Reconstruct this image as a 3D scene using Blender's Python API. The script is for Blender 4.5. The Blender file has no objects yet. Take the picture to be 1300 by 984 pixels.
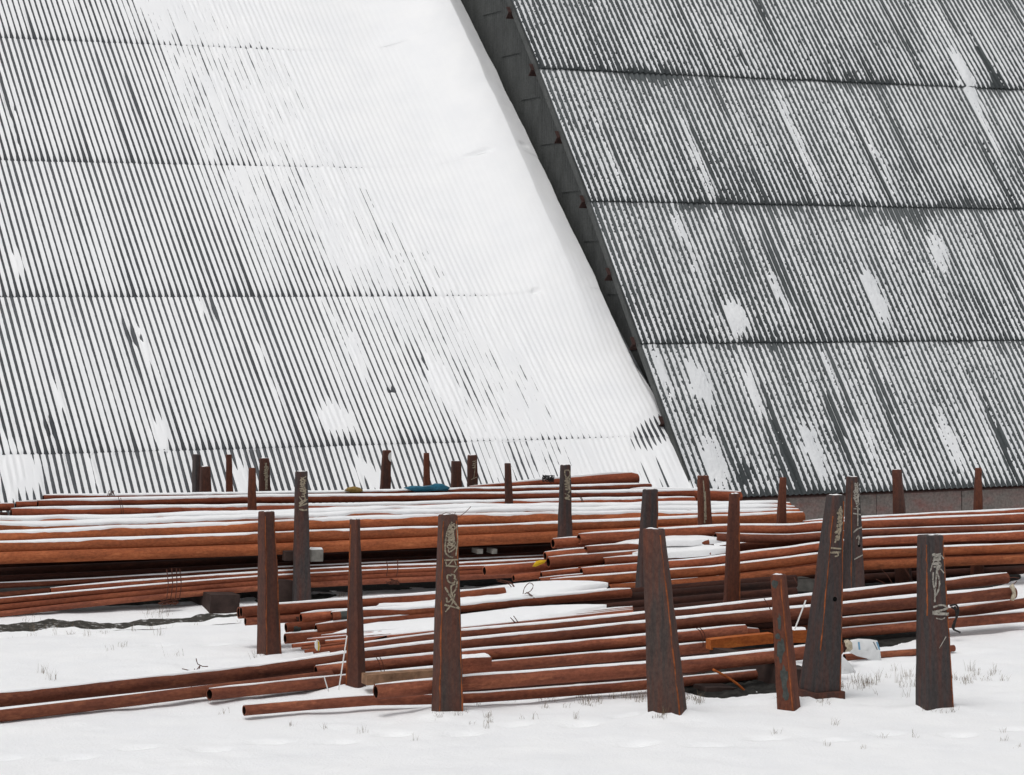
import bpy, bmesh, math, random
import numpy as np
from mathutils import Vector, Matrix

random.seed(7)
SC = bpy.context.scene
COL = SC.collection

# ------------------------------------------------------------------ camera
F, CX, CY, H = 3034.0, 650.0, 375.0, 4.2      # focal length in photo pixels, principal column, horizon row, eye height
cam = bpy.data.cameras.new("camera")
cam.sensor_width = 36.0
cam.lens = 36.0 * F / 1300.0
cam.shift_y = -(492.0 - CY) / 1300.0
cam.clip_start, cam.clip_end = 0.5, 900.0
cam_o = bpy.data.objects.new("camera", cam)
cam_o.location = (0, 0, H)
cam_o.rotation_euler = (math.radians(90), 0, 0)
COL.objects.link(cam_o)
SC.camera = cam_o

# ------------------------------------------------------------------ sky and sun (overcast winter day)
SUN_EL, SUN_AZ = math.radians(66), math.radians(214)     # azimuth clockwise from north (+Y): behind the camera, a little to the left
W = bpy.data.worlds.new("World"); SC.world = W; W.use_nodes = True
nt = W.node_tree; nt.nodes.clear()
wo = nt.nodes.new("ShaderNodeOutputWorld"); bg = nt.nodes.new("ShaderNodeBackground")
sky = nt.nodes.new("ShaderNodeTexSky"); sky.sky_type = 'NISHITA'; sky.sun_disc = False
sky.sun_elevation = SUN_EL; sky.sun_rotation = SUN_AZ
sky.air_density = 1.0; sky.dust_density = 3.0; sky.ozone_density = 1.0
hs = nt.nodes.new("ShaderNodeHueSaturation"); hs.inputs["Saturation"].default_value = 0.10   # cloud cover greys the sky
nt.links.new(sky.outputs[0], hs.inputs["Color"]); nt.links.new(hs.outputs[0], bg.inputs[0])
bg.inputs[1].default_value = 0.13
nt.links.new(bg.outputs[0], wo.inputs[0])
sl = bpy.data.lights.new("sun", 'SUN'); sl.energy = 1.3; sl.angle = math.radians(25); sl.color = (1.0, 0.97, 0.94)
so = bpy.data.objects.new("sun", sl)
sd = Vector((math.sin(SUN_AZ) * math.cos(SUN_EL), math.cos(SUN_AZ) * math.cos(SUN_EL), math.sin(SUN_EL)))
so.rotation_euler = sd.to_track_quat('Z', 'Y').to_euler(); so.location = sd * 60
COL.objects.link(so)
SC.view_settings.view_transform = 'Standard'; SC.view_settings.look = 'None'
SC.view_settings.gamma = 1.0; SC.view_settings.exposure = -0.22
SC.render.film_transparent = False
SC.cycles.max_bounces = 6; SC.cycles.diffuse_bounces = 4

# ------------------------------------------------------------------ places: pixel -> point
UX, UY = 0.9076, 0.4199           # direction of the building front and of the pipe racks (plan)
U = Vector((UX, UY, 0)); HD = Vector((-UY, UX, 0))
def DY(px, Y0):                    # depth where column px meets the upright plane through (0, Y0) running along U
    a = (px - CX) / F
    return Y0 * (1 + UY * a / (UX - UY * a))
def at(px, py, Y0):
    D = DY(px, Y0)
    return Vector(((px - CX) / F * D, D, H - (py - CY) / F * D))
def ground_at(px, py, z=0.0):
    D = (H - z) * F / (py - CY)
    return Vector(((px - CX) / F * D, D, z))

# ------------------------------------------------------------------ noise
def _hash(ix, iy, seed):
    h = (ix.astype(np.int64) * 374761393 + iy.astype(np.int64) * 668265263 + seed * 1274126177) & 0xFFFFFFFF
    h = ((h ^ (h >> 13)) * 1274126177) & 0xFFFFFFFF
    return ((h ^ (h >> 16)) & 0xFFFFFF) / float(0xFFFFFF)
def vnoise(x, y, seed=0):
    x = np.asarray(x, float); y = np.asarray(y, float)
    x, y = np.broadcast_arrays(x, y)
    ix = np.floor(x); iy = np.floor(y); fx = x - ix; fy = y - iy
    fx = fx * fx * (3 - 2 * fx); fy = fy * fy * (3 - 2 * fy)
    a = _hash(ix, iy, seed); b = _hash(ix + 1, iy, seed); c = _hash(ix, iy + 1, seed); d = _hash(ix + 1, iy + 1, seed)
    return (a * (1 - fx) + b * fx) * (1 - fy) + (c * (1 - fx) + d * fx) * fy - 0.5
def fbm(x, y, seed=0, o=3):
    v = 0; g = 1.0
    for k in range(o):
        v = v + g * vnoise(x * 2 ** k, y * 2 ** k, seed + 17 * k); g *= 0.5
    return v
def sstep(a, b, x):
    t = np.clip((np.asarray(x, float) - a) / (b - a), 0, 1)
    return t * t * (3 - 2 * t)

# ------------------------------------------------------------------ materials
def new_mat(name):
    m = bpy.data.materials.new(name); m.use_nodes = True
    n = m.node_tree; b = n.nodes["Principled BSDF"]
    return m, n, b
def N(n, typ, **kw):
    x = n.nodes.new(typ)
    for k, v in kw.items(): setattr(x, k, v)
    return x
def ramp(n, fac, stops):
    r = n.nodes.new("ShaderNodeValToRGB")
    while len(r.color_ramp.elements) < len(stops): r.color_ramp.elements.new(0.5)
    for e, (p, c) in zip(r.color_ramp.elements, stops):
        e.position = p; e.color = (*c, 1) if len(c) == 3 else c
    n.links.new(fac, r.inputs[0]); return r.outputs[0]
def tex(n, scale, detail=4, sx=(1, 1, 1), rough=0.6, rnd=True):
    tc = N(n, "ShaderNodeTexCoord"); mp = N(n, "ShaderNodeMapping"); mp.inputs["Scale"].default_value = sx
    n.links.new(tc.outputs["Object"], mp.inputs["Vector"])
    t = N(n, "ShaderNodeTexNoise", noise_dimensions='4D'); t.inputs["Scale"].default_value = scale; t.inputs["Detail"].default_value = detail
    t.inputs["Roughness"].default_value = rough
    n.links.new(mp.outputs[0], t.inputs["Vector"])
    if rnd:
        oi = N(n, "ShaderNodeObjectInfo"); ml = N(n, "ShaderNodeMath", operation='MULTIPLY'); ml.inputs[1].default_value = 40
        n.links.new(oi.outputs["Random"], ml.inputs[0]); n.links.new(ml.outputs[0], t.inputs["W"])
    return t.outputs["Fac"]
def mixc(n, fac, a, b, typ='MIX'):
    m = N(n, "ShaderNodeMix", data_type='RGBA', blend_type=typ)
    if isinstance(fac, (int, float)): m.inputs[0].default_value = fac
    else: n.links.new(fac, m.inputs[0])
    for i, v in ((6, a), (7, b)):
        if isinstance(v, tuple): m.inputs[i].default_value = (*v, 1)
        else: n.links.new(v, m.inputs[i])
    return m.outputs[2]
def bump(n, b, h, strength, dist):
    u = N(n, "ShaderNodeBump"); u.inputs["Strength"].default_value = strength; u.inputs["Distance"].default_value = dist
    n.links.new(h, u.inputs["Height"]); n.links.new(u.outputs[0], b.inputs["Normal"])

def rust_mat(name, dark, mid, light, rough=0.85):
    m, n, b = new_mat(name)
    f = tex(n, 3.0, 6, (0.5, 3.0, 3.0), 0.65)
    c = ramp(n, f, [(0.30, dark), (0.52, mid), (0.72, light)])
    f2 = tex(n, 38, 4, (0.5, 1, 1), 0.7)
    c2 = ramp(n, f2, [(0.36, (0.62, 0.56, 0.55)), (0.62, (1.12, 1.1, 1.08))])
    c = mixc(n, 0.75, c, c2, 'MULTIPLY')
    f4 = tex(n, 7.0, 6, (0.35, 1.6, 1.6), 0.7)
    k4 = ramp(n, f4, [(0.56, (0, 0, 0)), (0.70, (0.75, 0.75, 0.75))])
    c = mixc(n, k4, c, tuple(x * 1.25 for x in light))
    f5 = tex(n, 5.0, 6, (0.5, 1.3, 1.3), 0.7)
    k5 = ramp(n, f5, [(0.60, (0, 0, 0)), (0.72, (0.7, 0.7, 0.7))])
    c = mixc(n, k5, c, tuple(x * 0.55 for x in dark))
    oi = N(n, "ShaderNodeObjectInfo")
    v = N(n, "ShaderNodeMapRange"); v.inputs[3].default_value = 0.68; v.inputs[4].default_value = 1.35
    n.links.new(oi.outputs["Random"], v.inputs[0])
    c = mixc(n, 1.0, c, v.outputs[0], 'MULTIPLY')
    n.links.new(c, b.inputs["Base Color"])
    b.inputs["Roughness"].default_value = rough; b.inputs["Specular IOR Level"].default_value = 0.25
    bump(n, b, tex(n, 60, 4, (1, 1, 1), 0.7), 0.5, 0.006)
    return m
M = {}
M['orange'] = rust_mat("orange_rust", (0.20, 0.062, 0.026), (0.33, 0.096, 0.037), (0.42, 0.142, 0.058))
M['red'] = rust_mat("red_rust", (0.14, 0.038, 0.021), (0.23, 0.059, 0.028), (0.31, 0.090, 0.040))
M['mid'] = rust_mat("mid_rust", (0.15, 0.046, 0.025), (0.25, 0.071, 0.034), (0.33, 0.106, 0.049))
M['brown'] = rust_mat("brown_rust", (0.115, 0.040, 0.026), (0.205, 0.066, 0.037), (0.30, 0.108, 0.054))
M['dark'] = rust_mat("shade_dark_rust", (0.028, 0.013, 0.010), (0.05, 0.018, 0.012), (0.08, 0.027, 0.016))  # rust darkened so its colour carries the shade in the gaps between pipes
M['vivid'] = rust_mat("vivid_rust", (0.20, 0.05, 0.014), (0.38, 0.10, 0.022), (0.48, 0.16, 0.035))

def post_mat(name, steel, rust, amount, dk=(0.03, 0.02, 0.018)):
    m, n, b = new_mat(name)
    f = tex(n, 2.6, 8, (4.5, 4.5, 0.35), 0.72)
    c = ramp(n, f, [(0.30, dk), (amount - 0.15, steel), (amount + 0.13, rust), (0.85, tuple(x * 1.35 for x in rust))])
    f2 = tex(n, 34, 5, (1, 1, 0.6), 0.7)
    c2 = ramp(n, f2, [(0.33, (0.42, 0.38, 0.38)), (0.65, (1.0, 0.96, 0.94))])
    c = mixc(n, 0.8, c, c2, 'MULTIPLY')
    f3 = tex(n, 5.0, 6, (1.6, 1.6, 0.9), 0.7)
    k = ramp(n, f3, [(0.68, (0, 0, 0)), (0.80, (0.8, 0.8, 0.8))])
    c = mixc(n, k, c, tuple(x * 0.9 + 0.02 for x in rust))
    n.links.new(c, b.inputs["Base Color"]); b.inputs["Roughness"].default_value = 0.72
    b.inputs["Specular IOR Level"].default_value = 0.35
    bump(n, b, tex(n, 45, 5, (1, 1, 0.7), 0.7), 0.5, 0.006)
    return m
M['p_grey'] = post_mat("grey_post_steel", (0.062, 0.047, 0.042), (0.15, 0.046, 0.024), 0.55)
M['p_dark'] = post_mat("dark_post_steel", (0.055, 0.049, 0.049), (0.125, 0.041, 0.025), 0.60)
M['p_red'] = post_mat("red_post_steel", (0.095, 0.033, 0.021), (0.18, 0.053, 0.024), 0.50)
M['p_brown'] = post_mat("brown_post_steel", (0.062, 0.033, 0.027), (0.13, 0.040, 0.021), 0.52)

def plain(name, c, rough=0.8, spec=0.3, var=0.25, scale=12):
    m, n, b = new_mat(name)
    f = tex(n, scale, 4)
    cc = ramp(n, f, [(0.3, tuple(x * (1 - var) for x in c)), (0.7, tuple(min(1, x * (1 + var)) for x in c))])
    n.links.new(cc, b.inputs["Base Color"]); b.inputs["Roughness"].default_value = rough; b.inputs["Specular IOR Level"].default_value = spec
    return m
M['weld'] = plain("orange_weld_rust", (0.24, 0.07, 0.024), 0.9, 0.2, 0.6, 14)
def chalk_mat(name, c):
    m, n, b = new_mat(name)
    f = tex(n, 34, 5, rough=0.75)
    cc = ramp(n, f, [(0.36, (0.06, 0.043, 0.037)), (0.50, tuple(x * .75 for x in c)), (0.66, c)])
    n.links.new(cc, b.inputs["Base Color"]); b.inputs["Roughness"].default_value = 0.95; b.inputs["Specular IOR Level"].default_value = 0.1
    return m
M['chalk'] = chalk_mat("pale_chalk", (0.40, 0.34, 0.25))
M['chalkw'] = chalk_mat("white_chalk", (0.44, 0.41, 0.36))
M['bore'] = plain("shaded_bore_scale", (0.014, 0.008, 0.006), 0.95, 0.05)  # inner scale, made near black so the colour holds the shade of the mouths
M['hole'] = plain("black_hole", (0.004, 0.004, 0.004), 0.9, 0.05)
M['wire'] = plain("rusty_wire_steel", (0.10, 0.035, 0.022), 0.8, 0.3)
M['bwire'] = plain("black_wire", (0.02, 0.017, 0.016), 0.7, 0.3)
M['plastic'] = plain("white_plastic", (0.72, 0.72, 0.70), 0.45, 0.5, 0.06)
M['film'] = plain("pale_plastic_film", (0.74, 0.75, 0.75), 0.35, 0.5, 0.08)
M['blue'] = plain("blue_print", (0.16, 0.34, 0.50), 0.5, 0.4, 0.1)
M['greyprint'] = plain("grey_print", (0.16, 0.17, 0.18), 0.5, 0.4, 0.1)
M['tarp'] = plain("blue_tarpaulin", (0.015, 0.12, 0.19), 0.5, 0.4, 0.4, 25)
M['yellow'] = plain("yellow_tape", (0.62, 0.38, 0.01), 0.6, 0.3, 0.15)
M['ochre'] = plain("ochre_cloth", (0.26, 0.17, 0.055), 0.9, 0.2, 0.4, 20)
M['band'] = plain("grey_green_paint", (0.055, 0.06, 0.055), 0.8, 0.3, 0.4, 20)
M['cream'] = plain("cream_wrap", (0.46, 0.40, 0.30), 0.8, 0.3, 0.3, 30)
M['concrete'] = plain("grey_block_concrete", (0.22, 0.21, 0.19), 0.9, 0.2, 0.3, 10)
M['timber'] = plain("weathered_timber", (0.26, 0.15, 0.09), 0.9, 0.2, 0.5, 8)
M['soil'] = plain("frozen_dark_soil", (0.028, 0.027, 0.025), 0.95, 0.1, 0.6, 9)
def soil_snow():
    m, n, b = new_mat("soil_flecked_with_snow")
    f = tex(n, 15, 7, (0.6, 1, 1), rough=0.7, rnd=False)
    c = ramp(n, f, [(0.40, (0.022, 0.021, 0.018)), (0.56, (0.06, 0.054, 0.046)), (0.63, (0.45, 0.45, 0.45)), (0.72, (0.86, 0.87, 0.88))])
    n.links.new(c, b.inputs["Base Color"]); b.inputs["Roughness"].default_value = 0.95; bump(n, b, f, 0.3, 0.01); return m
M['soilsnow'] = soil_snow()
M['grass'] = plain("dry_dead_grass", (0.17, 0.125, 0.08), 0.9, 0.1, 0.5, 5)
M['beam'] = plain("dark_beam_steel", (0.045, 0.028, 0.024), 0.8, 0.25, 0.4, 6)
M['ssteel'] = plain("purlin_steel", (0.045, 0.024, 0.021), 0.85, 0.2, 0.5, 16)

def snow_mat(name, bs, bd, cc=((0.85, 0.86, 0.875), (0.90, 0.905, 0.91))):
    m, n, b = new_mat(name)
    f = tex(n, 1.2, 3, rnd=False)
    c = ramp(n, f, [(0.3, cc[0]), (0.7, cc[1])])
    n.links.new(c, b.inputs["Base Color"]); b.inputs["Roughness"].default_value = 0.92
    b.inputs["Specular IOR Level"].default_value = 0.15
    bump(n, b, tex(n, 28, 5, rough=0.65, rnd=False), bs, bd)
    return m
M['snow'] = snow_mat("fresh_snow", 0.55, 0.02)
M['thinsnow'] = snow_mat("thin_roof_snow", 0.4, 0.008, ((0.66, 0.675, 0.69), (0.78, 0.79, 0.80)))
M['roofsnow'] = snow_mat("roof_snow", 0.25, 0.008)

def sheet_mat(name, c, streak):
    m, n, b = new_mat(name)
    f = tex(n, 2.0, 5, (6.0, 0.35, 1.0), 0.65)
    cc = ramp(n, f, [(0.28, tuple(x * (1 - streak) for x in c)), (0.72, tuple(x * (1 + streak) for x in c))])
    f2 = tex(n, 30, 4, (1, 0.5, 1))
    c2 = ramp(n, f2, [(0.35, (0.78, 0.78, 0.78)), (0.65, (1.12, 1.12, 1.12))])
    cc = mixc(n, 0.8, cc, c2, 'MULTIPLY')
    n.links.new(cc, b.inputs["Base Color"]); b.inputs["Roughness"].default_value = 0.75; b.inputs["Specular IOR Level"].default_value = 0.3
    bump(n, b, f2, 0.3, 0.004)
    return m
M['sheetL'] = sheet_mat("left_roof_sheet", (0.092, 0.098, 0.106), 0.25)
M['sheetR'] = sheet_mat("right_roof_sheet", (0.086, 0.096, 0.099), 0.3)
M['wallsheet'] = sheet_mat("end_wall_sheet", (0.078, 0.082, 0.080), 0.25)

def plinth_mat():
    m, n, b = new_mat("stained_plinth")
    f = tex(n, 1.3, 6, (1, 1, 2.2), 0.65)
    c = ramp(n, f, [(0.30, (0.07, 0.07, 0.066)), (0.44, (0.21, 0.185, 0.168)), (0.57, (0.23, 0.17, 0.155)), (0.66, (0.24, 0.125, 0.11)), (0.75, (0.29, 0.255, 0.225))])
    f2 = tex(n, 22, 5); c2 = ramp(n, f2, [(0.35, (0.6, 0.6, 0.6)), (0.65, (1.15, 1.15, 1.15))])
    c = mixc(n, 0.8, c, c2, 'MULTIPLY')
    n.links.new(c, b.inputs["Base Color"]); b.inputs["Roughness"].default_value = 0.9
    bump(n, b, f2, 0.5, 0.01)
    return m
M['plinth'] = plinth_mat()

# ------------------------------------------------------------------ object helpers
def mesh_from(name, verts, faces, mat, smooth=True):
    me = bpy.data.meshes.new(name)
    me.from_pydata([tuple(v) for v in verts], [], faces)
    me.materials.append(mat)
    if smooth: me.polygons.foreach_set("use_smooth", [True] * len(me.polygons))
    me.update(); return me
def big_mesh(name, V, Q, mat):
    me = bpy.data.meshes.new(name)
    me.vertices.add(len(V)); me.vertices.foreach_set("co", np.ascontiguousarray(V, dtype=np.float32).ravel())
    me.loops.add(len(Q) * 4); me.loops.foreach_set("vertex_index", np.ascontiguousarray(Q, dtype=np.int32).ravel())
    me.polygons.add(len(Q)); me.polygons.foreach_set("loop_start", np.arange(0, len(Q) * 4, 4, dtype=np.int32))
    try: me.polygons.foreach_set("loop_total", np.full(len(Q), 4, dtype=np.int32))
    except Exception: pass
    me.polygons.foreach_set("use_smooth", np.ones(len(Q), dtype=bool))
    me.materials.append(mat); me.update(calc_edges=True); me.validate(); return me
def link(name, me, parent=None, mw=None):
    o = bpy.data.objects.new(name, me); COL.objects.link(o)
    if parent is not None: o.parent = parent
    if mw is not None: o.matrix_local = mw
    return o
def tag(o, label=None, cat=None, group=None, kind=None):
    if label: o['label'] = label
    if cat: o['category'] = cat
    if group: o['group'] = group
    if kind: o['kind'] = kind
    return o
def empty(name, loc, rz=0.0):
    o = bpy.data.objects.new(name, None); o.empty_display_size = 0.2
    o.location = loc; o.rotation_euler = (0, 0, rz); COL.objects.link(o); return o
def box_bm(bm, x0, x1, y0, y1, z0, z1):
    v = [bm.verts.new(p) for p in ((x0, y0, z0), (x1, y0, z0), (x1, y1, z0), (x0, y1, z0), (x0, y0, z1), (x1, y0, z1), (x1, y1, z1), (x0, y1, z1))]
    for f in ((0, 3, 2, 1), (4, 5, 6, 7), (0, 1, 5, 4), (1, 2, 6, 5), (2, 3, 7, 6), (3, 0, 4, 7)): bm.faces.new([v[i] for i in f])
    return v
def bm_mesh(name, bm, mat, bevel=0.0, smooth=False):
    if bevel: bmesh.ops.bevel(bm, geom=bm.edges[:], offset=bevel, segments=2, affect='EDGES', profile=0.5)
    me = bpy.data.meshes.new(name); bm.to_mesh(me); bm.free(); me.materials.append(mat)
    if smooth: me.polygons.foreach_set("use_smooth", [True] * len(me.polygons))
    return me
def frame_of(p, d):                       # local x along d, z roughly up
    x = d.normalized(); z = Vector((0, 0, 1)); z = (z - x * z.dot(x)).normalized(); y = z.cross(x)
    m = Matrix((x, y, z)).transposed().to_4x4(); m.translation = p; return m
def smooth_path(P, step):
    P = [Vector(p) for p in P]
    if len(P) == 2:
        n = max(2, int((P[1] - P[0]).length / step)); return [P[0].lerp(P[1], i / n) for i in range(n + 1)]
    E = [P[0] * 2 - P[1]] + P + [P[-1] * 2 - P[-2]]; out = []
    for i in range(1, len(E) - 2):
        a, b, c, d = E[i - 1], E[i], E[i + 1], E[i + 2]
        n = max(1, int((c - b).length / step))
        for k in range(n):
            t = k / n
            out.append(0.5 * ((2 * b) + (c - a) * t + (2 * a - 5 * b + 4 * c - d) * t * t + (3 * b - a - 3 * c + d) * t ** 3))
    out.append(P[-1]); return out
def tube_geo(path, rad, sides, cap=True):
    V, Fc = [], []
    n = len(path)
    for i, p in enumerate(path):
        d = (path[min(i + 1, n - 1)] - path[max(i - 1, 0)]).normalized()
        a = Vector((0, 0, 1)) if abs(d.z) < 0.9 else Vector((0, 1, 0))
        y = a.cross(d).normalized(); z = d.cross(y)
        r = rad[i] if isinstance(rad, (list, tuple)) else rad
        for k in range(sides):
            t = 2 * math.pi * k / sides
            V.append(p + y * (math.cos(t) * r) + z * (math.sin(t) * r))
    for i in range(n - 1):
        for k in range(sides):
            a = i * sides + k; b = i * sides + (k + 1) % sides
            Fc.append((a, b, b + sides, a + sides))
    if cap:
        Fc.append(tuple(range(sides))[::-1]); Fc.append(tuple((n - 1) * sides + k for k in range(sides)))
    return V, Fc

# ------------------------------------------------------------------ ground
def gheight(X, Y):
    r_ = np.asarray(Y) - np.asarray(X) * UY / UX; s_ = np.asarray(X) / UX
    ditch = 0.17 * np.exp(-((r_ - 33.35) / 0.62) ** 2) * sstep(-2.4, -3.9, s_)
    mound = 0
    for (bx, D) in ((568, 24.0), (848, 23.8), (1187, 24.2), (1003, 24.7), (1040, 24.8), (451.5, 25.6), (342, 27.7), (928, 29.3)):
        d2 = (np.asarray(X) - (bx - CX) / F * D) ** 2 + (np.asarray(Y) - D) ** 2
        mound = mound + 0.05 * np.exp(-d2 / 0.16) * (1 + fbm(np.asarray(X) / 0.2, np.asarray(Y) / 0.2, 77))
    for (fx, fy, ang, cnt) in ((-4.6, 21.6, 0.35, 11), (1.2, 22.3, 0.2, 9), (-4.2, 28.6, 0.45, 6)):      # lines of footprints
        for q_ in range(cnt):
            cx = fx + 0.62 * q_ * math.cos(ang) + (-1) ** q_ * 0.11 * -math.sin(ang); cy = fy + 0.62 * q_ * math.sin(ang) + (-1) ** q_ * 0.11 * math.cos(ang)
            dx = (np.asarray(X) - cx) * math.cos(ang) + (np.asarray(Y) - cy) * math.sin(ang); dy = -(np.asarray(X) - cx) * math.sin(ang) + (np.asarray(Y) - cy) * math.cos(ang)
            mound = mound - 0.055 * np.exp(-((dx / 0.17) ** 2 + (dy / 0.085) ** 2) ** 2)
    mound = mound + 0.03 * np.maximum(0, fbm(np.asarray(X) / 0.8, np.asarray(Y) / 0.45, 33))
    return mound + 0.035 * fbm(np.asarray(X) / 2.3, np.asarray(Y) / 2.3, 5) + 0.020 * fbm(np.asarray(X) / 0.35, np.asarray(Y) / 0.35, 9) - ditch
def ground_hit(px, py):
    p = ground_at(px, py)
    for _ in range(6): p = ground_at(px, py, float(gheight(p.x, p.y)) - 0.01)
    return p
gx = np.concatenate([np.linspace(-160, -14, 20)[:-1], np.linspace(-14, 14, 421), np.linspace(14, 160, 20)[1:]])
gy = np.concatenate([np.linspace(-60, 18, 14)[:-1], np.linspace(18, 44, 441), np.linspace(44, 260, 24)[1:]])
GX, GY = np.meshgrid(gx, gy)
GZ = gheight(GX, GY) - 0.01
V = np.stack([GX, GY, GZ], -1).reshape(-1, 3)
nx, ny = len(gx), len(gy)
ii, jj = np.meshgrid(np.arange(nx - 1), np.arange(ny - 1))
q = (jj * nx + ii).ravel(); Q = np.stack([q, q + 1, q + 1 + nx, q + nx], -1)
g = link("snow_ground", big_mesh("snow_ground", V, Q, M['snow'])); tag(g, kind='structure')

# bare ground kept free of snow below the stacks
def bare(name, a0, b0, x0, x1, seed, rag=0.12, fade=1.0, lump=0.012, mat='soil'):
    L_ = x1 - x0; n = max(30, int(L_ / 0.03)); m = 10; V = []
    for i in range(n + 1):
        s = x0 + L_ * i / n
        e = min(1.0, min(i, n - i) / n * L_ / fade) ** 0.6
        mid = (a0 + b0) / 2 + rag * float(fbm(s / 0.9, 3.1, seed)); hw = (b0 - a0) / 2 * e
        lo = mid - max(0.004, hw + rag * float(fbm(s / 0.35, 1.0, seed + 1, 5)) * e); hi = mid + max(0.004, hw + rag * float(fbm(s / 0.35, 9.0, seed + 2, 5)) * e)
        if hi < lo: hi = lo + 0.002
        for j in range(m + 1):
            r = lo + (hi - lo) * j / m
            p = Vector((0, r, 0)) + U * s
            z = float(gheight(p.x, p.y)) - 0.012 + (0.0 if j in (0, m) else 0.010 + lump * (0.6 + float(fbm(p.x / 0.06, p.y / 0.06, seed + 4))))
            V.append((p.x, p.y, z))
    Fc = [(i * (m + 1) + j, (i + 1) * (m + 1) + j, (i + 1) * (m + 1) + j + 1, i * (m + 1) + j + 1) for i in range(n) for j in range(m)]
    tag(link(name, mesh_from(name, V, Fc, M[mat])), kind='structure')
bare("soil_strip", 33.70, 33.95, -9.5, -3.1, 1, 0.16, 2.0, 0.008, 'soilsnow')
bare("soil_strip", 32.76, 32.86, -9.5, -3.4, 5, 0.17, 4.0, 0.006, 'soilsnow')
bare("bare_soil", 34.9, 38.3, -12, 8, 1)
bare("bare_soil", 30.9, 33.6, 1.8, 8.4, 2)
bare("bare_soil", 26.5, 28.2, -1.5, 6, 4)
bare("bare_soil", 24.15, 26.0, 1.9, 3.75, 6, 0.16, 0.35, 0.03)
bare("bare_soil", 33.9, 35.2, -3.9, -2.7, 7)

# ------------------------------------------------------------------ the two roofs
A0 = Vector((2.15, 45.0, H))          # a point of the end-wall plane, at eye level
def PR(s, r, z): return A0 + U * s + HD * r + Vector((0, 0, z))

LEFT = [(-3.18, -3.904), (-1.9, -2.56)]
for py in (377, 211, 62):                # course seams read off the photograph at column 300
    a, b = (300 - CX) / F, (py - CY) / F; z0 = -2.56 + 1.9 * 0.86
    # X = 2.15+UX s-UY r = a Y ; Y = 45+UY s+UX r ; z0+.86 r = -b Y
    A = np.array([[UX - a * UY, -UY - a * UX], [b * UY, 0.86 + b * UX]]); B = np.array([a * 45 - 2.15, -z0 - b * 45])
    s_, r_ = np.linalg.solve(A, B); LEFT.append((r_, z0 + 0.86 * r_))
dr = LEFT[-1][0] - LEFT[-2][0]
for k in range(2): LEFT.append((LEFT[-1][0] + dr, LEFT[-1][1] + dr * 0.86))
RIGHT = [(-2.9, -3.617), (-0.786, -0.905), (1.313, 1.81), (3.604, 4.566), (5.90, 7.24), (8.25, 9.90)]

def interp_line(L, r):
    return float(np.interp(r, [p[0] for p in L], [p[1] for p in L]))

low = empty("corrugated_hall", PR(-8, LEFT[0][0], -H)); tag(low, "low corrugated hall, its roof half buried under a smooth snow drift at left", "building")
high = empty("corrugated_hall", PR(4, RIGHT[0][0], -H)); tag(high, "taller dark corrugated hall with thin striped snow and a bare end wall, on the right", "building")

def roof(root, LN, s0, ncol, per_sheet, period, amp, mat, snowfun, snow_name, snow_label, ds, dt, lap, fold, pxlim, snowmat):
    Wd = per_sheet * period
    inv = root.matrix_basis.inverted()
    SV, SQ, base = [], [], 0
    for c in range(len(LN) - 1):
        (r0, z0), (r1, z1) = LN[c], LN[c + 1]
        L = math.hypot(r1 - r0, z1 - z0); d = (HD * (r1 - r0) + Vector((0, 0, z1 - z0))) / L; nrm = U.cross(d)
        # one sheet mesh for the course
        spp = 8; ncs = per_sheet * spp + 1; V = []; Fc = []
        ext = 0.10 if c < len(LN) - 2 else 0.0
        for (t, dz) in ((0.0, -0.022 if fold else -0.007), (0.0, 0.0), (L + ext, 0.0)):
            for i in range(ncs):
                s = i / spp * period
                V.append((s, t, amp * math.cos(2 * math.pi * s / period) + lap * (1 - t / L) + dz))
        for rr in range(2):
            for i in range(ncs - 1): Fc.append((rr * ncs + i, rr * ncs + i + 1, (rr + 1) * ncs + i + 1, (rr + 1) * ncs + i))
        me = mesh_from("roof_sheet", V, Fc, mat)
        for k in range(ncol):
            s = s0 + k * Wd; p = PR(s, r0, z0) + nrm * random.uniform(-0.003, 0.003)
            mw = Matrix((U, d, nrm)).transposed().to_4x4(); mw.translation = p
            link("roof_sheet", me, root, inv @ mw)
        # snow on the course, a real surface which the ridges of the sheets break through
        s = np.arange(s0, s0 + ncol * Wd, ds); t = np.arange(-0.03 if fold else 0.006, L + dt * 0.5, dt)
        S, T = np.meshgrid(s, t)
        o = PR(0, r0, z0)
        X = o.x + U.x * S + d.x * T; Y = o.y + U.y * S + d.y * T; Z = o.z + d.z * T
        px = CX + F * X / Y; py = CY - F * (Z - H) / Y
        sheet = amp * np.cos(2 * np.pi * S / period - 2 * np.pi * (s0 / period)) + lap * (1 - T / L)
        lev = snowfun(S, T, L, c, px, py, sheet, period, amp, lap)
        if fold:
            lev[0] = lev[0] - (lap + 0.006) * (1 - sstep(20, 120, px[0] - np.interp(py[0], *XB)))
        keep = (px > pxlim[0]) & (px < pxlim[1]) & (py > pxlim[2]) & (py < pxlim[3])
        vis = (lev > sheet - 0.003) & keep
        nr, nc = S.shape
        fq = vis[:-1, :-1] | vis[1:, :-1] | vis[:-1, 1:] | vis[1:, 1:]
        jj, ii = np.nonzero(fq); a = jj * nc + ii
        Qc = np.stack([a, a + 1, a + 1 + nc, a + nc], -1)
        Vc = np.stack([X + nrm.x * lev, Y + nrm.y * lev, Z + nrm.z * lev], -1).reshape(-1, 3)
        used = np.unique(Qc); remap = np.full(len(Vc), -1); remap[used] = np.arange(len(used))
        SV.append(Vc[used]); SQ.append(remap[Qc] + base); base += len(used)
    o = link(snow_name, big_mesh(snow_name, np.concatenate(SV), np.concatenate(SQ), snowmat))
    tag(o, snow_label, kind='stuff')

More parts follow.
